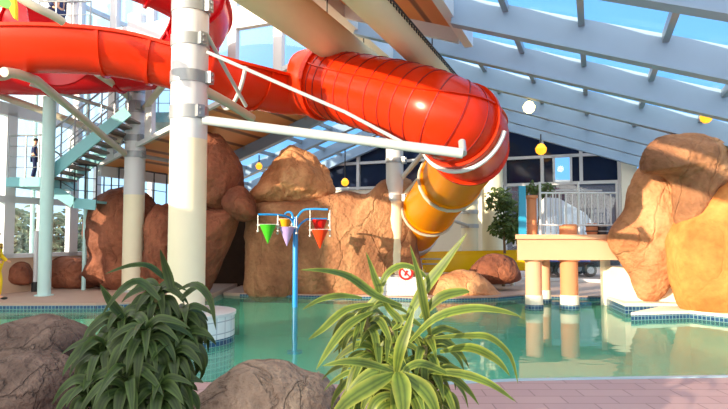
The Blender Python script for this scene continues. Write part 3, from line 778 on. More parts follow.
# third column (395)
p3 = at(395, 280, 13.95); z3 = lambda y: at(395, y, 13.95).z
column('slim white slide column on a tiled block beside the amber tube', p3.x, p3.y, .215, .5, 5.0, z3(202), [(z3(161), .12, -30), (z3(198), .14, -30), (z3(133), .1, -30)],
    [([at(402, 178, 13.9), at(424, 152, 12.8), at(446, 146, 11.6)], .06, 'white_paint'),
     ([at(402, 198, 13.9), at(418, 180, 13.7)], .06, 'tan_pipe')])
pb = thing('tiled_block', 'white tiled block with no-entry sign under the slim column', 'plinth', (p3.x, p3.y, -.9))
mb = MB(); mb.prism([(p3.x-.42, p3.y-.45), (p3.x+.75, p3.y-.45), (p3.x+.75, p3.y+.5), (p3.x-.42, p3.y+.5)], -.2, .5); mb.build('tiled_side', M['whitetile'], pb, smooth=False)
sg = thing('round_sign', 'small round red and white sign on the tiled block', 'sign', at(406, 273, p3.y-.46))
cs = at(406, 273, p3.y-.47)
def disc(r0, r1, y, nm, mat, seg=24):
    mb = MB()
    ro = [cs+Vector((math.cos(2*PI*k/seg)*r1, y, math.sin(2*PI*k/seg)*r1)) for k in range(seg)]
    mb.extr(ro, (0, .012, 0)); mb.build(nm, M[mat], sg, smooth=False)
disc(0, .17, .0, 'red_ring', 'redp'); disc(0, .12, -.012, 'white_face', 'white_paint')
mb = MB(); mb.ball(cs+Vector((.02, -.02, .04)), .025, 2); mb.bar(cs+Vector((.0, -.016, .02)), cs+Vector((-.03, -.016, -.06)), .03, .04); mb.bar(cs+Vector((-.09, -.018, .09)), cs+Vector((.09, -.018, -.09)), .012, .03); mb.build('barred_figure', M['redp'], sg, smooth=False)
# cream columns at the back
for lab, px, Y, r, nm in (('cream round column with grey pipe brackets behind the amber tube', 470, 17.2, .25, 0), ('broad white column left of the leafy ficus tree', 493, 17.4, .32, 1)):
    q = at(px, 240, Y)
    t = thing('round_column', lab, 'column', (q.x, q.y, .07))
    mb = MB(); mb.lathe((q.x, q.y, 0), [(r, .07), (r, 4.75)], 28); mb.build('shaft', M['cream_paint'], t)
    mb = MB(); mb.lathe((q.x, q.y, 0), [(r+.05, .07), (r+.05, .2), (r, .22)], 28); mb.build('base_plate', M['galv'], t)
    if nm == 0:
        for y in (202, 212, 226):
            mb = MB(); zc = at(px, y, Y).z
            mb.lathe((q.x, q.y, 0), [(r+.005, zc-.06), (r+.02, zc-.06), (r+.02, zc+.06), (r+.005, zc+.06)], 28)
            mb.tube([(q.x-.1, q.y-r, zc), at(452, y-6, Y-1.2)], .05, 8); mb.build('bracket', M['galv'], t)

# ------------------------------------------------------------------ stairs at the left
st = thing('steel_staircase', 'teal steel staircase with landings at the left windows', 'staircase', at(60, 290, 14)*1)
st.location.z = DZ
Ys, Yr = 13.2, 14.2
mb = MB()
Lz = at(20, 178, Ys).z
a = at(6, 178, Ys); b = at(47, 184, Ys)
mb.prism([(a.x, Ys), (b.x, Ys), (b.x, Yr+.4), (a.x, Yr+.4)], Lz-.2, Lz+.02); mb.build('landing', M['teal'], st, smooth=False)
f0 = at(47, 176, Ys); f1 = at(128, 111, Ys)
for dy, nm in ((0, 'stringer'), (1.0, 'stringer')):
    mb = MB(); mb.bar(f0+Vector((0, dy, 0)), f1+Vector((0, dy, 0)), .05, .27); mb.build(nm, M['teal'], st, smooth=False)
for k in range(11):
    p = f0.lerp(f1, (k+.5)/11)+Vector((0, .5, -.1)); mb = MB(); mb.box(p, (.27, .95, .05)); mb.build('tread', plain('brown_grey_tread', srgb(128, 116, 112), .7) if k == 0 else bpy.data.materials['brown_grey_tread'], st, smooth=False)
g0 = at(47, 186, Ys+.5); g1 = at(74, 203, Ys+.5); g2_ = at(96, 205, Ys+.5)
mb = MB(); mb.bar(g0, g1, .05, .25); mb.bar(g1, g2_, .05, .25); mb.build('stringer', M['teal'], st, smooth=False)
mb = MB(); mb.bar(g1+Vector((0, .5, .08)), g2_+Vector((0, .5, .08)), 1.0, .06); mb.build('landing', M['teal'], st, smooth=False)
up0 = at(130, 117, 14.6); up1 = at(170, 117, 14.6)
mb = MB(); mb.prism([(up0.x, 14.3), (up1.x+.5, 14.3), (up1.x+.5, 15.6), (up0.x, 15.6)], up0.z-.2, up0.z+.06); mb.build('landing', M['teal'], st, smooth=False)
t0 = at(36, 42, 13.4); t1 = at(92, 42, 13.4)
mb = MB(); mb.prism([(t0.x, 13.3), (t1.x, 13.3), (t1.x, 14.5), (t0.x, 14.5)], t0.z-.15, t0.z); mb.build('landing', M['teal'], st, smooth=False)
TZ = t0.z
for px in (69, 75):
    q = at(px, 42, 13.5); mb = MB(); mb.tube([(q.x, q.y, TZ), (q.x, q.y, TZ+2.6)], .07, 8); mb.build('post', M['white_paint'], st)
for px in (38, 90):
    q = at(px, 42, 14.3); mb = MB(); mb.tube([(q.x, q.y, DZ), (q.x, q.y, TZ+1)], .05, 8); mb.build('post', M['teal_light'], st)
def rails(pts, h, nw, st, posts=6, mat='grey_metal', mw=None):
    for k in range(nw):
        o = Vector((0, 0, h*(k+1)/nw)); mb = MB(); mb.tube([p+o for p in pts], .022 if k == nw-1 else .01, 6); mb.build('rail', M[mat], st)
    for k in range(posts):
        t = k/(posts-1)*(len(pts)-1); i = min(int(t), len(pts)-2); p = pts[i].lerp(pts[i+1], t-i)
        mb = MB(); mb.tube([p, p+Vector((0, 0, h))], .018, 6); mb.build('post', M[mat], st)
rails([at(8, 178, Ys), at(34, 178, Ys), f0], 1.0, 4, st, 4)
rails([f0, f1], 1.0, 4, st, 7)
rails([f0+Vector((0, 1, 0)), f1+Vector((0, 1, 0))], 1.0, 3, st, 5)
rails([at(146, 116, 14.4), at(170, 116, 14.4)], 1.0, 3, st, 3)
rails([at(38, 42, 13.4), at(90, 42, 13.4)], 1.0, 3, st, 4)
rails([g0, g1, g2_], .95, 3, st, 5, 'dark')
rails([at(96, 203, 14.6), at(122, 204, 14.8), at(166, 210, 15.0)], .95, 2, st, 8, 'dark')
q = at(44, 293, 13.0)
t = thing('steel_post', 'pale teal round steel post carrying the stair landing', 'post', (q.x, q.y, DZ))
mb = MB(); mb.lathe((q.x, q.y, 0), [(.14, DZ), (.14, 4.7)], 24); mb.build('shaft', M['teal_light'], t)
mb = MB(); mb.lathe((q.x, q.y, 0), [(.2, DZ), (.2, DZ+.02), (.145, DZ+.03)], 24); mb.build('base_plate', M['teal_light'], t)
q = at(35, 288, 13.9)
t = thing('thin_post', 'thin white post with black foot behind the teal post', 'post', (q.x, q.y, DZ))
mb = MB(); mb.lathe((q.x, q.y, 0), [(.05, DZ), (.05, 1.6)], 12); mb.build('pole', M['white_paint'], t)
mb = MB(); mb.lathe((q.x, q.y, 0), [(.08, DZ), (.08, DZ+.2), (.05, DZ+.24)], 12); mb.build('foot', M['black'], t)
# tan pipe at upper left
mb = MB(); mb.tube(cat([at(10, -8, 7.6), at(34, 6, 7.7), at(52, 15, 7.85), at(63, 22, 8.0)], 6), .06, 10)
tag(mb.build('support_pipe', M['tan_pipe']), 'tan bent pipe running down to the front red flume', 'pipe')

# ------------------------------------------------------------------ ducts
def duct(label, u, z, r, v0, v1, holes):
    t = thing('air_duct', label, 'duct', B(u, v0, z-r))
    mb = MB(); mb.tube([B(u, v0+(v1-v0)*k/12, z) for k in range(13)], r, 32); mb.build('sleeve', M['duct'], t)
    if holes:
        mb = MB()
        a0 = R(8)
        k = 0; v = v0+.05
        while v < v1:
            d = B(math.cos(a0), 0, math.sin(a0)); c = B(u, v, z)+d*(r+.004)
            s_ = B(0, 1, 0); q = d.cross(s_)
            mb.box(c, (.012, .05, .045), (d, s_, q)); v += .115
        o = mb.build('vent_holes', M['black'], t, smooth=False); o['kind'] = 'stuff'
        mb = MB(); mb.tube([B(u+math.cos(a0+.28)*(r+.01), v0, z+math.sin(a0+.28)*(r+.01)), B(u+math.cos(a0+.28)*(r+.01), v1, z+math.sin(a0+.28)*(r+.01))], .016, 6); mb.build('hanging_rail', M['dark'], t)
    for v in (v0+1, (v0+v1)/2, v1-1.2):
        mb = MB(); mb.tube([B(u, v, z+r-.02), B(u, v, roofz(u)-.05)], .012, 6); mb.build('hanger', M['dark'], t)
duct('cream fabric air duct with row of dark vent holes', -2.62, 4.5, .225, 2.4, 17.0, True)
duct('plain cream air duct left of the perforated duct', -4.15, 4.85, .33, 3.0, 17.4, False)

# ------------------------------------------------------------------ tipping cone fountain
Yf = 11.7
base = onz(295, 307, 0); fx0, fy0 = base.x, base.y; Yf = fy0
ft = thing('water_play_post', 'blue post with curved arms carrying tipping cones in the pool', 'water play feature', (fx0, fy0, -.95))
zt = at(295, 222, Yf).z
mb = MB(); mb.lathe((fx0, fy0, 0), [(.055, -.95), (.055, zt), (.04, zt+.1)], 18); mb.build('pole', M['blue'], ft)
mb = MB(); mb.lathe((fx0, fy0, 0), [(.16, -.95), (.16, -.9), (.06, -.88)], 18); mb.build('foot_flange', M['blue'], ft)
def arm(pxs):
    mb = MB(); mb.tube(cat([at(x, y, Yf+d) for x, y, d in pxs], 6), .022, 8); mb.build('arm', M['blue'], ft)
arm([(294, 226, 0), (291, 219, -.05), (283, 215.5, -.2), (270, 214.5, -.3), (258, 214.5, -.35)])
arm([(295, 226, 0), (297, 218, 0), (303, 210.5, -.1), (312, 209, -.2), (328, 209.5, -.3)])
arm([(296, 234, 0), (299, 226, 0), (305, 220.5, .2), (311, 219, .35), (327, 219, .45)])
arm([(294, 224, 0), (292, 214, .1), (288, 212, .3), (285, 214, .45)])
def cone(label, px, ytop, ybot, Yc, w, mat, ycap):
    c = at(px, ytop, Yc); d = at(px, ybot, Yc); r = w/2/F*Yc; h = c.z-d.z
    t = thing('tipping_cone', label, 'tipping cone', (d.x, d.y, d.z), 'tipping cones on the blue post')
    mb = MB(); mb.lathe((c.x, c.y, 0), [(.006, d.z), (r, c.z), (r-.02, c.z), (.004, d.z+.04)], 24); mb.build('cone', M[mat], t)
    zc = at(px, ycap, Yc).z
    for sx in (-1, 1):
        mb = MB(); mb.tube([(c.x+sx*(r+.03), c.y, c.z-.12), (c.x+sx*(r+.03), c.y, zc)], .012, 6); mb.ball((c.x+sx*(r+.03), c.y, c.z-.13), .03, 1); mb.build('hanger', M['galv'], t)
    mb = MB(); mb.tube([(c.x-r-.05, c.y, c.z-.01), (c.x+r+.05, c.y, c.z-.01)], .02, 6); mb.build('axle', M['white_paint'], t)
cone('green tipping cone at the left end of the blue arms', 268, 224.5, 243.5, Yf-.33, 17, 'green', 215)
cone('lilac tipping cone just left of the blue post', 287, 227, 246, Yf-.18, 16, 'lilac', 216)
cone('small orange tipping cone behind the lilac cone', 285, 219, 238, Yf+.46, 11, 'orange', 214)
cone('vermilion tipping cone at the right end of the blue arms', 320, 229.5, 248.5, Yf-.3, 17, 'vermilion', 210)
cone('crimson tipping cone behind and above the vermilion cone', 319.5, 219.5, 240, Yf+.45, 16, 'redp', 213)

# ------------------------------------------------------------------ footbridge
Yb = 11.4
fb = thing('footbridge', 'peach footbridge on round pillars leading to the right boulders', 'footbridge', (4.3, Yb, -.95))
a = at(517, 236, Yb); b = at(640, 236, Yb)
zt_, zb_ = a.z, at(517, 260, Yb).z
mb = MB(); mb.prism([(a.x, Yb), (b.x, Yb), (b.x, Yb+1.5), (a.x+.55, Yb+1.5)], zb_, zt_); mb.build('deck_beam', M['peach'], fb, smooth=False)
mb = MB(); mb.prism([(a.x-.05, Yb-.06), (b.x, Yb-.06), (b.x, Yb+1.56), (a.x+.5, Yb+1.56)], zt_-.06, zt_+.03); mb.build('coping', M['peach'], fb, smooth=False)
def pillar(px, Y, r, mat='peach_dark', stub=None):
    q = at(px, 300, Y)
    mb = MB(); mb.lathe((q.x, q.y, 0), [(r, .27), (r, zb_-.04), (r*1.25, zb_-.02), (r*1.25, zb_)], 24); pi_ = mb.build('pillar', M[mat], fb)
    mb = MB(); mb.lathe((q.x, q.y, 0), [(r+.01, -.95), (r+.01, .27), (r, .28)], 24); mb.build('pillar_foot', M['whitewall'], pi_)
    mb = MB(); mb.lathe((q.x, q.y, 0), [(r+.012, -.03), (r+.022, -.03), (r+.022, .09), (r+.012, .09)], 24); mb.build('tile_band', M['bluetile'], pi_)
    if stub:
        mb = MB(); mb.lathe((q.x, q.y, 0), [(r, zt_), (r, zt_+stub), (r*.9, zt_+stub+.02), (0.001, zt_+stub+.02)], 24); mb.build('pillar_cap', M[mat], pi_)
pillar(534, Yb+.25, .165, 'peach'); pillar(569.5, Yb+.25, .175, 'peach_dark', .22)
pillar(545, Yb+1.3, .12, 'peach'); pillar(573, Yb+1.3, .12, 'peach')
q = at(606, 300, 12.2)
mb = MB(); mb.prism([(q.x-.11, q.y), (q.x+.11, q.y), (q.x+.2, q.y+.22), (q.x-.02, q.y+.22)], -.95, zb_); mb.build('pillar', M['whitewall'], fb, smooth=False)
# railing
rl = thing('railing', 'white picket railing along the footbridge', 'railing', (4.3, Yb+.15, zt_+.03))
Yr_ = Yb+.18
def Z(y): return at(580, y, Yr_).z
rx0, rx1 = at(540, 200, Yr_).x, at(617, 200, Yr_).x
for y, rad in ((193, .02), (225, .018)):
    mb = MB(); mb.tube([(rx0, Yr_, Z(y)), (rx1, Yr_, Z(y))], rad, 8); mb.build('rail', M['white_paint'], rl)
mb = MB(); mb.tube([(rx0, Yr_+1.2, Z(186)), (rx1+.2, Yr_+1.2, Z(186))], .02, 8); mb.build('rail', M['galv'], rl)
for k in range(13):
    x = rx0+(rx1-rx0)*k/12; post = k in (0, 6, 12)
    mb = MB(); mb.tube([(x, Yr_, zt_+.03 if post else Z(225)), (x, Yr_, Z(182) if post else Z(193))], .024 if post else .016, 6); mb.build('post' if post else 'baluster', M['white_paint'], rl)
for k in range(14):
    x = rx0+(rx1-rx0)*k/13; mb = MB(); mb.tube([(x, Yr_+1.2, zt_+.03), (x, Yr_+1.2, Z(186))], .011, 6); mb.build('baluster', M['galv'], rl)
mb = MB(); mb.tube([(rx1, Yr_, Z(225)), at(634, 200, Yr_-.1), at(640, 190, Yr_-.1)], .018, 8); mb.build('rail', M['white_paint'], rl)
# cyan panel and peach post on the bridge end
q = at(522.5, 235, Yb+.2)
mb = MB(); mb.prism([(q.x-.07, q.y-.04), (q.x+.07, q.y-.04), (q.x+.07, q.y+.04), (q.x-.07, q.y+.04)], zt_+.03, at(522, 186, Yb+.2).z)
tag(mb.build('panel_board', M['cyan'], smooth=False), 'narrow cyan board standing at the left end of the footbridge', 'board')
q = at(532, 235, Yb+.4)
mb = MB(); mb.lathe((q.x, q.y, 0), [(.1, zt_+.03), (.1, at(531, 199, Yb+.4).z), (.13, at(531, 198, Yb+.4).z), (.13, at(531, 195.5, Yb+.4).z), (.09, at(531, 195.5, Yb+.4).z)], 20)
tag(mb.build('pedestal', M['peach_dark']), 'terracotta round pedestal beside the cyan board', 'pedestal')
for px, lab, m, r in ((592, 'orange barrel behind the footbridge railing', 'peach_dark', .12), (602, 'black barrel behind the footbridge railing', 'dark', .12)):
    q = at(px, 235, Yb+.8)
    t = thing('barrel', lab, 'barrel', (q.x, q.y, zt_+.03), 'barrels on the footbridge')
    mb = MB(); mb.lathe((q.x, q.y, 0), [(r*.85, zt_+.03), (r, zt_+.1), (r, zt_+.2), (r*.85, zt_+.27), (0.01, zt_+.27)], 20); mb.build('body', M[m], t)
    for zz_ in (.09, .2):
        mb = MB(); mb.lathe((q.x, q.y, 0), [(r+.002, zt_+zz_), (r+.012, zt_+zz_), (r+.012, zt_+zz_+.025), (r+.002, zt_+zz_+.025)], 20); mb.build('hoop', M['dark' if m != 'dark' else 'galv'], t)
# white wall block and tiled curbs under the right rocks
q0, q1 = at(619, 300, 11.6), at(676, 300, 11.6)
mb = MB(); mb.prism([(q0.x, 11.35), (q1.x+.6, 10.9), (q1.x+.6, 12.4), (q0.x, 12.4)], -.95, at(640, 268, 11.4).z)
mb.build('wall_plinth', M['whitewall'], smooth=False, kind='structure')
def curb(pts, z0, z1):
    top = MB(); top.prism(pts, z1-.05, z1); tn[0] += 1; top.build('trim_%d' % tn[0], M['whitewall'], smooth=False, kind='structure')
    b = MB(); b.prism(pts, -.95, -.08); tn[0] += 1; b.build('trim_%d' % tn[0], M['pooltile'], smooth=False, kind='structure')
    b = MB(); b.prism(pts, -.08, z1-.05); tn[0] += 1; b.build('trim_%d' % tn[0], M['bluetile'], smooth=False, kind='structure')
c1 = [g2(625, 314, 0), g2(680, 314, 0), (7, 12), (q0.x, 12.2)]
curb(c1, -.95, .2)
c2 = [g2(631, 320.5, 0), g2(690, 318.5, 0), g2(730, 323, 0), (9, 9.4), (10, 11.4), (6.0, 11.2)]
curb(c2, -.95, .14)
# handrail by the slide exit
t = thing('handrail', 'low grey pipe handrail in front of the slide exit', 'handrail', at(420, 285, 15.0)*1); t.location.z = .07
for y in (259, 264):
    mb = MB(); mb.tube([at(402, y, 15.0), at(441, y, 15.0)], .02, 6); mb.build('rail', M['galv'], t)
for x in (402, 421, 441):
    q = at(x, 259, 15.0); mb = MB(); mb.tube([(q.x, q.y, .07), q], .02, 6); mb.build('post', M['galv'], t)

# ------------------------------------------------------------------ lamps
def lamp(label, px, py, Y, r, mat, ztop, grp='glowing ceiling lamps'):
    c = at(px, py, Y)
    t = thing('pendant_lamp', label, 'lamp', (c.x, c.y, c.z-r), grp)
    mb = MB(); mb.lathe((c.x, c.y, c.z), [(.02, r), (r*.55, r*.8), (r, .1*r), (r*.85, -.6*r), (r*.4, -r), (.001, -r)], 20); mb.build('shade', M[mat], t)
    mb = MB(); mb.tube([(c.x, c.y, c.z+r*.9), (c.x, c.y, max(ztop, c.z+r+.05))], .02, 6); mb.build('stem', M['dark'], t)
def ztop_at(c): 
    u = c.x*CA-c.y*SA; return roofz(u)-.3
for lab, px, py, Y, r, m in (('lit yellow pendant lamp under the right roof beams', 529, 107, 12.0, .13, 'warmglow'), ('amber pendant lamp at the right edge above the boulders', 706, 117, 9.5, .1, 'amberglass'),
        ('dim amber lamp in front of the dark back windows', 541, 149, 16.9, .17, 'amberglass'), ('amber lamp in front of the left dark window', 345, 182, 18.6, .13, 'amberglass'), ('small amber lamp under the left glass roof', 259, 166, 16.5, .1, 'amberglass')):
    lamp(lab, px, py, Y, r, m, ztop_at(at(px, py, Y)))
c = at(327, 18, 9.0)
t = thing('dome_camera', 'small black dome camera hanging beside the plain duct', 'camera', (c.x, c.y, c.z-.06))
mb = MB(); mb.ball(c, .06, 2); mb.build('dome', M['black'], t)
mb = MB(); mb.tube([c, (c.x, c.y, roofz(c.x*CA-c.y*SA)-.05)], .012, 6); mb.build('stem', M['dark'], t)

# ------------------------------------------------------------------ plants
def leaf(mb, pts, w, fold=.25, n=9, prof=.42, twist=0):
    P = cat(pts, 4) if len(pts) > 2 else [Vector(pts[0]).lerp(Vector(pts[1]), k/8) for k in range(9)]
    N = len(P); rows = []
    for i, p in enumerate(P):
        t = i/(N-1)
        tg = (P[min(i+1, N-1)]-P[max(i-1, 0)]).normalized()
        ref = Vector((math.sin(twist), math.cos(twist)*-.75, .66))
        sdv = tg.cross(ref)
        if sdv.length < .05: sdv = Vector((1, 0, 0))
        sdv.normalize(); up = sdv.cross(tg).normalized()
        ww = w*((.3+.7*math.sin(min(1, t/prof)*PI/2)) if t < prof else max(.02, 1-((t-prof)/(1-prof))**1.6))
        rows.append((p-sdv*ww/2+up*ww*fold*.5, p, p+sdv*ww/2+up*ww*fold*.5, t))
    vs = [[mb.bm.verts.new(q) for q in r[:3]] for r in rows]
    for i in range(N-1):
        for j in range(2):
            f = mb.bm.faces.new((vs[i][j], vs[i][j+1], vs[i+1][j+1], vs[i+1][j]))
            for lp, uv in zip(f.loops, ((j/2, rows[i][3]), ((j+1)/2, rows[i][3]), ((j+1)/2, rows[i+1][3]), (j/2, rows[i+1][3]))): lp[mb.uv].uv = uv
def rosette(mb, c, n, L, w, rnd, up0=.75, droop=1.0, spread=1.0):
    for k in range(n):
        a = 2.4*k+rnd.uniform(-.3, .3); q = (k+.5)/n
        elev = up0*(1-q)*1.3-.05+rnd.uniform(-.15, .15)
        l = L*rnd.uniform(.75, 1.1)
        d = Vector((math.cos(a), math.sin(a), 0))
        p = Vector(c)+Vector((0, 0, -.12*q)); pts = [p]; ang = elev+.35
        for s in range(5):
            p = p+(d*math.cos(ang)*spread+Vector((0, 0, math.sin(ang))))*l/5; pts.append(p)
            ang -= droop*((.52 if s < 2 else .16)+.12*q)+rnd.uniform(-.06, .08)
        leaf(mb, pts, w*rnd.uniform(.8, 1.15), twist=rnd.uniform(-.3, .3))
# left dracaena
rnd = random.Random(3)
t = thing('potted_dracaena', 'dark green drooping dracaena left of the low boulder', 'plant', (at(140, 409, 3.5).x, 3.55, DZ))
mb = MB(); heads = [(158, 296, 3.6, 20, .3), (122, 322, 3.5, 20, .31), (184, 318, 3.6, 18, .28), (104, 352, 3.4, 22, .36), (146, 338, 3.35, 24, .38), (172, 356, 3.4, 18, .3), (128, 382, 3.25, 22, .36), (94, 388, 3.3, 18, .3), (186, 342, 3.55, 14, .26), (160, 392, 3.25, 18, .3), (178, 390, 3.4, 12, .24)]
for hx, hy, Y, n_, L in heads: rosette(mb, at(hx, hy, Y), int(n_*1.35), L, .058, rnd, .8, 1.35, .95)
def hero(mb, l, w, **k): leaf(mb, [at(x, y, Y) for x, y, Y in l], w, **k)
hero(mb, [(172, 292, 3.55), (168, 275, 3.55), (160, 249, 3.5)], .06)
hero(mb, [(166, 280, 3.55), (150, 267, 3.5), (130, 266, 3.4), (105, 274, 3.3)], .05)
hero(mb, [(124, 318, 3.45), (112, 304, 3.4), (100, 284, 3.35)], .055)
hero(mb, [(180, 300, 3.5), (192, 290, 3.5), (204, 285, 3.5)], .045)
hero(mb, [(178, 290, 3.5), (196, 285, 3.4), (210, 300, 3.4), (216, 330, 3.4)], .05)
hero(mb, [(160, 300, 3.4), (140, 282, 3.4), (120, 292, 3.3), (100, 318, 3.3)], .06)
mb.build('foliage', LEAF_L, t, recalc=False)
for hx, hy, Y, n_, L in heads:
    p = at(hx, hy, Y); mb = MB(); mb.tube([(p.x*.85-.18, 3.55, DZ), (p.x*.9-.12, 3.53, .5), p], .022, 8); mb.build('stem', M['cane'], t)
# right cane plant
rnd = random.Random(11)
t = thing('cane_plant', 'yellow-green striped cane plant at the centre foreground', 'plant', (at(405, 409, 3.3).x, 3.35, DZ))
mb = MB(); heads = [(366, 318, 3.5, 11, .33, .055), (392, 326, 3.45, 9, .3, .05), (400, 382, 3.15, 12, .38, .075), (425, 345, 3.45, 12, .36, .058), (378, 352, 3.4, 13, .37, .06), (432, 380, 3.35, 13, .37, .058), (366, 380, 3.4, 14, .38, .058), (405, 405, 3.25, 9, .36, .07)]
for hx, hy, Y, n_, L, w_ in heads: rosette(mb, at(hx, hy, Y), int(n_*1.35), L, w_*.85, rnd, .6, 1.2)
H = [([(407, 318, 3.35), (424, 290, 3.35), (444, 264, 3.3), (467, 233, 3.25)], .075),
     ([(430, 335, 3.35), (424, 305, 3.3), (419, 278, 3.3), (410, 245, 3.3)], .055),
     ([(352, 320, 3.45), (378, 296, 3.4), (374, 276, 3.4), (366, 252, 3.4)], .055),
     ([(402, 306, 3.3), (376, 296, 3.25), (350, 278, 3.2), (325, 271, 3.1), (300, 270, 3.05)], .06),
     ([(377, 300, 3.4), (386, 276, 3.4), (402, 266, 3.4), (420, 272, 3.4), (432, 285, 3.4)], .05),
     ([(362, 298, 3.4), (340, 296, 3.35), (320, 300, 3.3), (302, 310, 3.25)], .045),
     ([(372, 312, 3.4), (350, 324, 3.3), (332, 345, 3.25), (316, 370, 3.2)], .06),
     ([(374, 304, 3.4), (346, 310, 3.35), (322, 330, 3.3), (308, 340, 3.25)], .05),
     ([(410, 342, 3.3), (436, 318, 3.2), (470, 309, 3.15), (500, 311, 3.1), (522, 317, 3.05)], .06),
     ([(432, 338, 3.3), (466, 336, 3.25), (490, 338, 3.2), (510, 356, 3.2), (518, 384, 3.2)], .045),
     ([(440, 352, 3.3), (470, 348, 3.25), (496, 360, 3.2), (510, 376, 3.2)], .06),
     ([(428, 372, 3.2), (460, 374, 3.15), (490, 384, 3.1), (516, 402, 3.1)], .055),
     ([(396, 374, 3.05), (400, 350, 3.0), (407, 330, 3.0), (415, 306, 3.0)], .065),
     ([(398, 372, 3.0), (402, 392, 2.9), (404, 425, 2.85)], .10),
     ([(394, 374, 3.0), (372, 386, 2.9), (345, 404, 2.85), (325, 430, 2.8)], .09),
     ([(394, 372, 3.05), (368, 364, 3.0), (345, 362, 2.95), (322, 366, 2.95)], .055),
     ([(402, 374, 3.0), (420, 386, 2.95), (432, 402, 2.9), (440, 425, 2.9)], .085),
     ([(420, 318, 3.35), (440, 298, 3.3), (462, 292, 3.3), (470, 292, 3.3)], .07),
     ([(392, 330, 3.3), (400, 322, 3.25), (388, 308, 3.3), (378, 290, 3.3)], .05)]
for l, w_ in H: hero(mb, l, w_)
mb.build('foliage', LEAF_R, t, recalc=False)
for hx, hy, Y, n_, L, w_ in heads:
    p = at(hx, hy, Y); mb = MB(); mb.tube([(.23+(p.x-.23)*.3, 3.4, DZ), (.23+(p.x-.23)*.6, 3.4, .45), p], .02, 8); mb.build('stem', M['cane'], t)
# leafy trees
def tree(name, label, base, trunk_top, blobs, mat, n=260, ls=.16, group=None, seed=1, r=.05):
    rn = random.Random(seed)
    t = thing(name, label, 'tree', base, group)
    mb = MB()
    for (c, rad) in blobs:
        for _ in range(n):
            d = Vector((rn.gauss(0, 1), rn.gauss(0, 1), rn.gauss(0, 1))).normalized()*rn.uniform(.45, 1)
            p = Vector(c)+Vector((d.x*rad[0], d.y*rad[0], d.z*rad[1]))
            dr = Vector((rn.gauss(0, 1), rn.gauss(0, 1), rn.gauss(0, .6)-.3)).normalized()
            leaf(mb, [p, p+dr*ls*.6+Vector((0, 0, .02)), p+dr*ls], ls*.42, prof=.35, n=4)
    mb.build('foliage', mat, t, recalc=False)
    mb = MB(); b = Vector(base); tt = Vector(trunk_top); mb.tube([b, b.lerp(tt, .5)+Vector((.04, 0, 0)), tt], r, 8, r2=r*.5); mb.build('trunk', M['bark'], t)
q = at(503, 250, 15.9)
tree('ficus_tree', 'leafy green ficus tree beside the broad white column', (q.x, q.y, .07), at(503, 215, 15.9), [(at(498, 200, 15.9), (.4, .35)), (at(509, 212, 15.9), (.42, .45)), (at(504, 228, 15.9), (.4, .35)), (at(514, 232, 15.9), (.3, .3))], LEAF_T, 200, .17, seed=4)
q = at(536, 198, Yb+.9)
tree('leafy_shrub', 'small leafy shrub at the left end of the footbridge railing', (q.x, q.y, zt_+.03), at(538, 196, Yb+.9), [(at(533, 189, Yb+.9), (.16, .14)), (at(545, 190, Yb+.9), (.16, .14))], LEAF_T, 70, .12, seed=5, r=.02)
for k, (px, Y, h, lab) in enumerate(((8, 19, 2.6, 'grey-green tree outside the leftmost window'), (30, 22, 3.0, 'grey-green tree outside behind the teal post'), (58, 20, 2.7, 'grey-green tree outside the middle left window'), (80, 21, 2.6, 'grey-green tree outside beside the brown cave boulder'))):
    q = at(px, 240, Y)
    tree('garden_tree', lab, (q.x, q.y, -.25), (q.x, q.y, h-.6), [((q.x, q.y, h-1.1), (1.0, .9)), ((q.x+.5, q.y, h-1.9), (.8, .7)), ((q.x-.5, q.y, .4), (.8, .7))], LEAF_P, 170, .34, 'garden trees outside the left windows', seed=20+k)
# hanging leaf at the top left corner
t = thing('hanging_banner', 'green and yellow pointed banner hanging in the top left corner', 'banner', at(10, 0, 6.5))
mb = MB(); mb.extr([at(-14, -16, 6.5), at(2, -14, 6.5), at(12, 2, 6.5), at(14, 9, 6.5), at(6, 8, 6.5), at(-8, 2, 6.5)], (0, .04, 0)); mb.build('green_panel', M['green'], t, smooth=False)
mb = MB(); mb.extr([at(2, -15, 6.48), at(13, -8, 6.48), at(15, 6, 6.48), at(15, 19, 6.48), at(13, 17, 6.48), at(9, 9, 6.48), at(12, 4, 6.48)], (0, .06, 0)); mb.build('yellow_edge', M['cloth_yellow'], t, smooth=False)

# ------------------------------------------------------------------ added building outside, darkens the view through the glass
t = thing('backdrop_building', 'added dark building outside hiding the bright sky behind the truck', 'building', (13, 34, -.25))
mb = MB(); mb.prism([(6.2, 32), (19, 32), (19, 38), (6.2, 38)], -.25, 4.4); mb.build('wall', plain('slate_wall', srgb(34, 38, 54), .9, var=.15), t, smooth=False)
mb = MB(); mb.prism([(5.9, 31.7), (19.3, 31.7), (19.3, 38.3), (5.9, 38.3)], 4.4, 4.6); mb.build('roof', M['grey_metal'], t, smooth=False)
for x in (8.5, 11, 13.5, 16):
    mb = MB(); mb.box((x, 31.97, 2.4), (1.3, .08, 1.2)); mb.build('window', M['darkglass'], t, smooth=False)
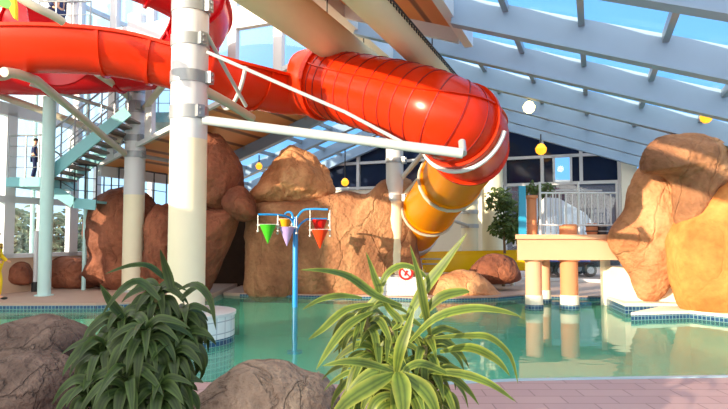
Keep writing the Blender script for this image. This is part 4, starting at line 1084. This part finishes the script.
# ------------------------------------------------------------------ truck outside
tz = .07; q = at(588, 277, 19.3); tx, ty = q.x+.1, 19.4
tr = thing('parked_truck', 'dark truck with blue body and pale cover parked outside', 'truck', (tx, ty, tz))
def wheel(x, y):
    mb = MB(); c = Vector((x, y, tz+.23))
    ring = lambda r, yy: [c+Vector((math.cos(2*PI*k/24)*r, yy, math.sin(2*PI*k/24)*r)) for k in range(24)]
    mb.quadstrip([ring(.21, -.09), ring(.23, -.06), ring(.23, .1), ring(.21, .12)]); o = mb.build('wheel', M['black'], tr)
    mb = MB(); mb.quadstrip([ring(.12, -.1), ring(.12, -.08)]); mb.build('hub', M['galv'], o)
for dx in (0, -1.0, -1.55):
    wheel(tx+dx, ty); wheel(tx+dx, ty+1.1)
mb = MB(); mb.box((tx-.6, ty+.58, tz+.42), (2.5, 1.05, .16)); mb.build('chassis', M['black'], tr, smooth=False)
mb = MB(); mb.box((tx-.9, ty+.58, tz+.72), (1.9, 1.1, .42)); mb.build('cargo_bed', M['truckblue'], tr, smooth=False)
mb = MB()
prof = [(-1.85, .95), (.1, .95), (.3, 1.7), (-.1, 2.2), (-1.0, 2.7), (-1.85, 2.75)]
mb.extr([Vector((tx+x, ty+.05, tz+z)) for x, z in prof], (0, 1.05, 0)); mb.build('cover', M['truckwhite'], tr, smooth=False)
mb = MB()
prof = [(.2, .36), (.75, .36), (.75, .9), (.66, .98), (.55, 1.5), (.3, 1.5), (.2, 1.2)]
mb.extr([Vector((tx+x, ty+.03, tz+z)) for x, z in prof], (0, 1.1, 0)); mb.build('cab', M['dark'], tr, smooth=False)

# ------------------------------------------------------------------ people
def skin(name, V, E, Rd, mat, parent, root=0, sub=1):
    me = bpy.data.meshes.new(name); o0 = rootloc(parent)
    me.from_pydata([Vector(v)-o0 for v in V], E, []); me.materials.append(mat)
    o = bpy.data.objects.new(name, me); C.objects.link(o); o.parent = parent
    m = o.modifiers.new('skin', 'SKIN'); m.use_smooth_shade = True
    for i, r in enumerate(Rd): me.skin_vertices[0].data[i].radius = (r, r)
    me.skin_vertices[0].data[root].use_root = True
    s = o.modifiers.new('sub', 'SUBSURF'); s.levels = sub; s.render_levels = sub
    return o
def person(label, base, h, face, top, legs, armpose=0.3, stride=.1):
    t = thing('person', label, 'person', base)
    b = Vector(base); fx_ = Vector((math.cos(face), math.sin(face), 0)); sx = Vector((-fx_.y, fx_.x, 0)); k = h/1.75
    P = lambda s, f, z: b+sx*s*k+fx_*f*k+Vector((0, 0, z*k))
    V = [P(0, 0, .93), P(0, 0, 1.15), P(0, .01, 1.38), P(0, .02, 1.5), P(0, .04, 1.62), P(0, .05, 1.7)]
    E = [(0, 1), (1, 2), (2, 3), (3, 4), (4, 5)]; Rd = [.13, .12, .14, .055, .09, .07]
    for sgn in (-1, 1):
        i = len(V); f = stride*sgn
        V += [P(.09*sgn, 0, .88), P(.1*sgn, f*.6+.03, .48), P(.1*sgn, f-.04, .09), P(.1*sgn, f+.1, .035)]
        E += [(0, i), (i, i+1), (i+1, i+2), (i+2, i+3)]; Rd += [.085, .058, .042, .035]
        i = len(V)
        V += [P(.19*sgn, 0, 1.4), P(.24*sgn, -.03+armpose*.2, 1.13), P(.22*sgn, .12+armpose*.3, .95+armpose*.1), P(.21*sgn, .2+armpose*.36, .92+armpose*.14)]
        E += [(2, i), (i, i+1), (i+1, i+2), (i+2, i+3)]; Rd += [.055, .042, .032, .028]
    Rk = [r*k for r in Rd]
    skin('body', V, E, Rk, M['skin'], t)
    # clothing: top with sleeves, trousers, shoes
    sel = lambda idx, grow: ([V[i] for i in idx], [Rk[i]+grow*k for i in idx])
    vi = [0, 1, 2, 10, 11, 12, 18, 19, 20]
    vv, rr_ = sel(vi, .016); skin('jacket', vv, [(0, 1), (1, 2), (2, 3), (3, 4), (4, 5), (2, 6), (6, 7), (7, 8)], rr_, top, t)
    vi = [0, 6, 7, 8, 14, 15, 16]
    vv, rr_ = sel(vi, .016); skin('trousers', vv, [(0, 1), (1, 2), (2, 3), (0, 4), (4, 5), (5, 6)], rr_, legs, t)
    mb = MB(); c = P(0, .03, 1.69); mb.ball(c, .098*k, 2, (1, 1, .85)); mb.build('hair', M['hair'], t)
    for a_ in (8, 16):
        mb = MB(); mb.ball(V[a_+1]+Vector((0, 0, .0)), .06*k, 2, (1.5, .9, .6)); mb.build('shoe', M['black'], t)
q = onz(-7, 300, DZ)
person('person in yellow jacket and trousers walking at the left edge', (q.x, q.y, DZ), 1.45, 0.1, M['cloth_yellow'], M['cloth_yellow'], .3, .12)
q = at(34, 172, 13.7)
person('person in dark blue standing on the stair landing', (q.x, q.y, Lz+.02), 1.0, .6, M['cloth_navy'], M['cloth_navy'], 0, .04)

q = at(57, 41, 13.8)
person('person in dark blue standing on the top tower landing behind the red flume', (q.x, q.y, TZ), 1.7, -.4, M['cloth_navy'], M['cloth_navy'], 0, .05)
sc.view_settings.view_transform = 'Standard'; sc.view_settings.look = 'None'; sc.view_settings.gamma = 1
sc.view_settings.exposure = 0.34
sc.view_settings.use_curve_mapping = False
sc.cycles.max_bounces = 10; sc.cycles.transparent_max_bounces = 16
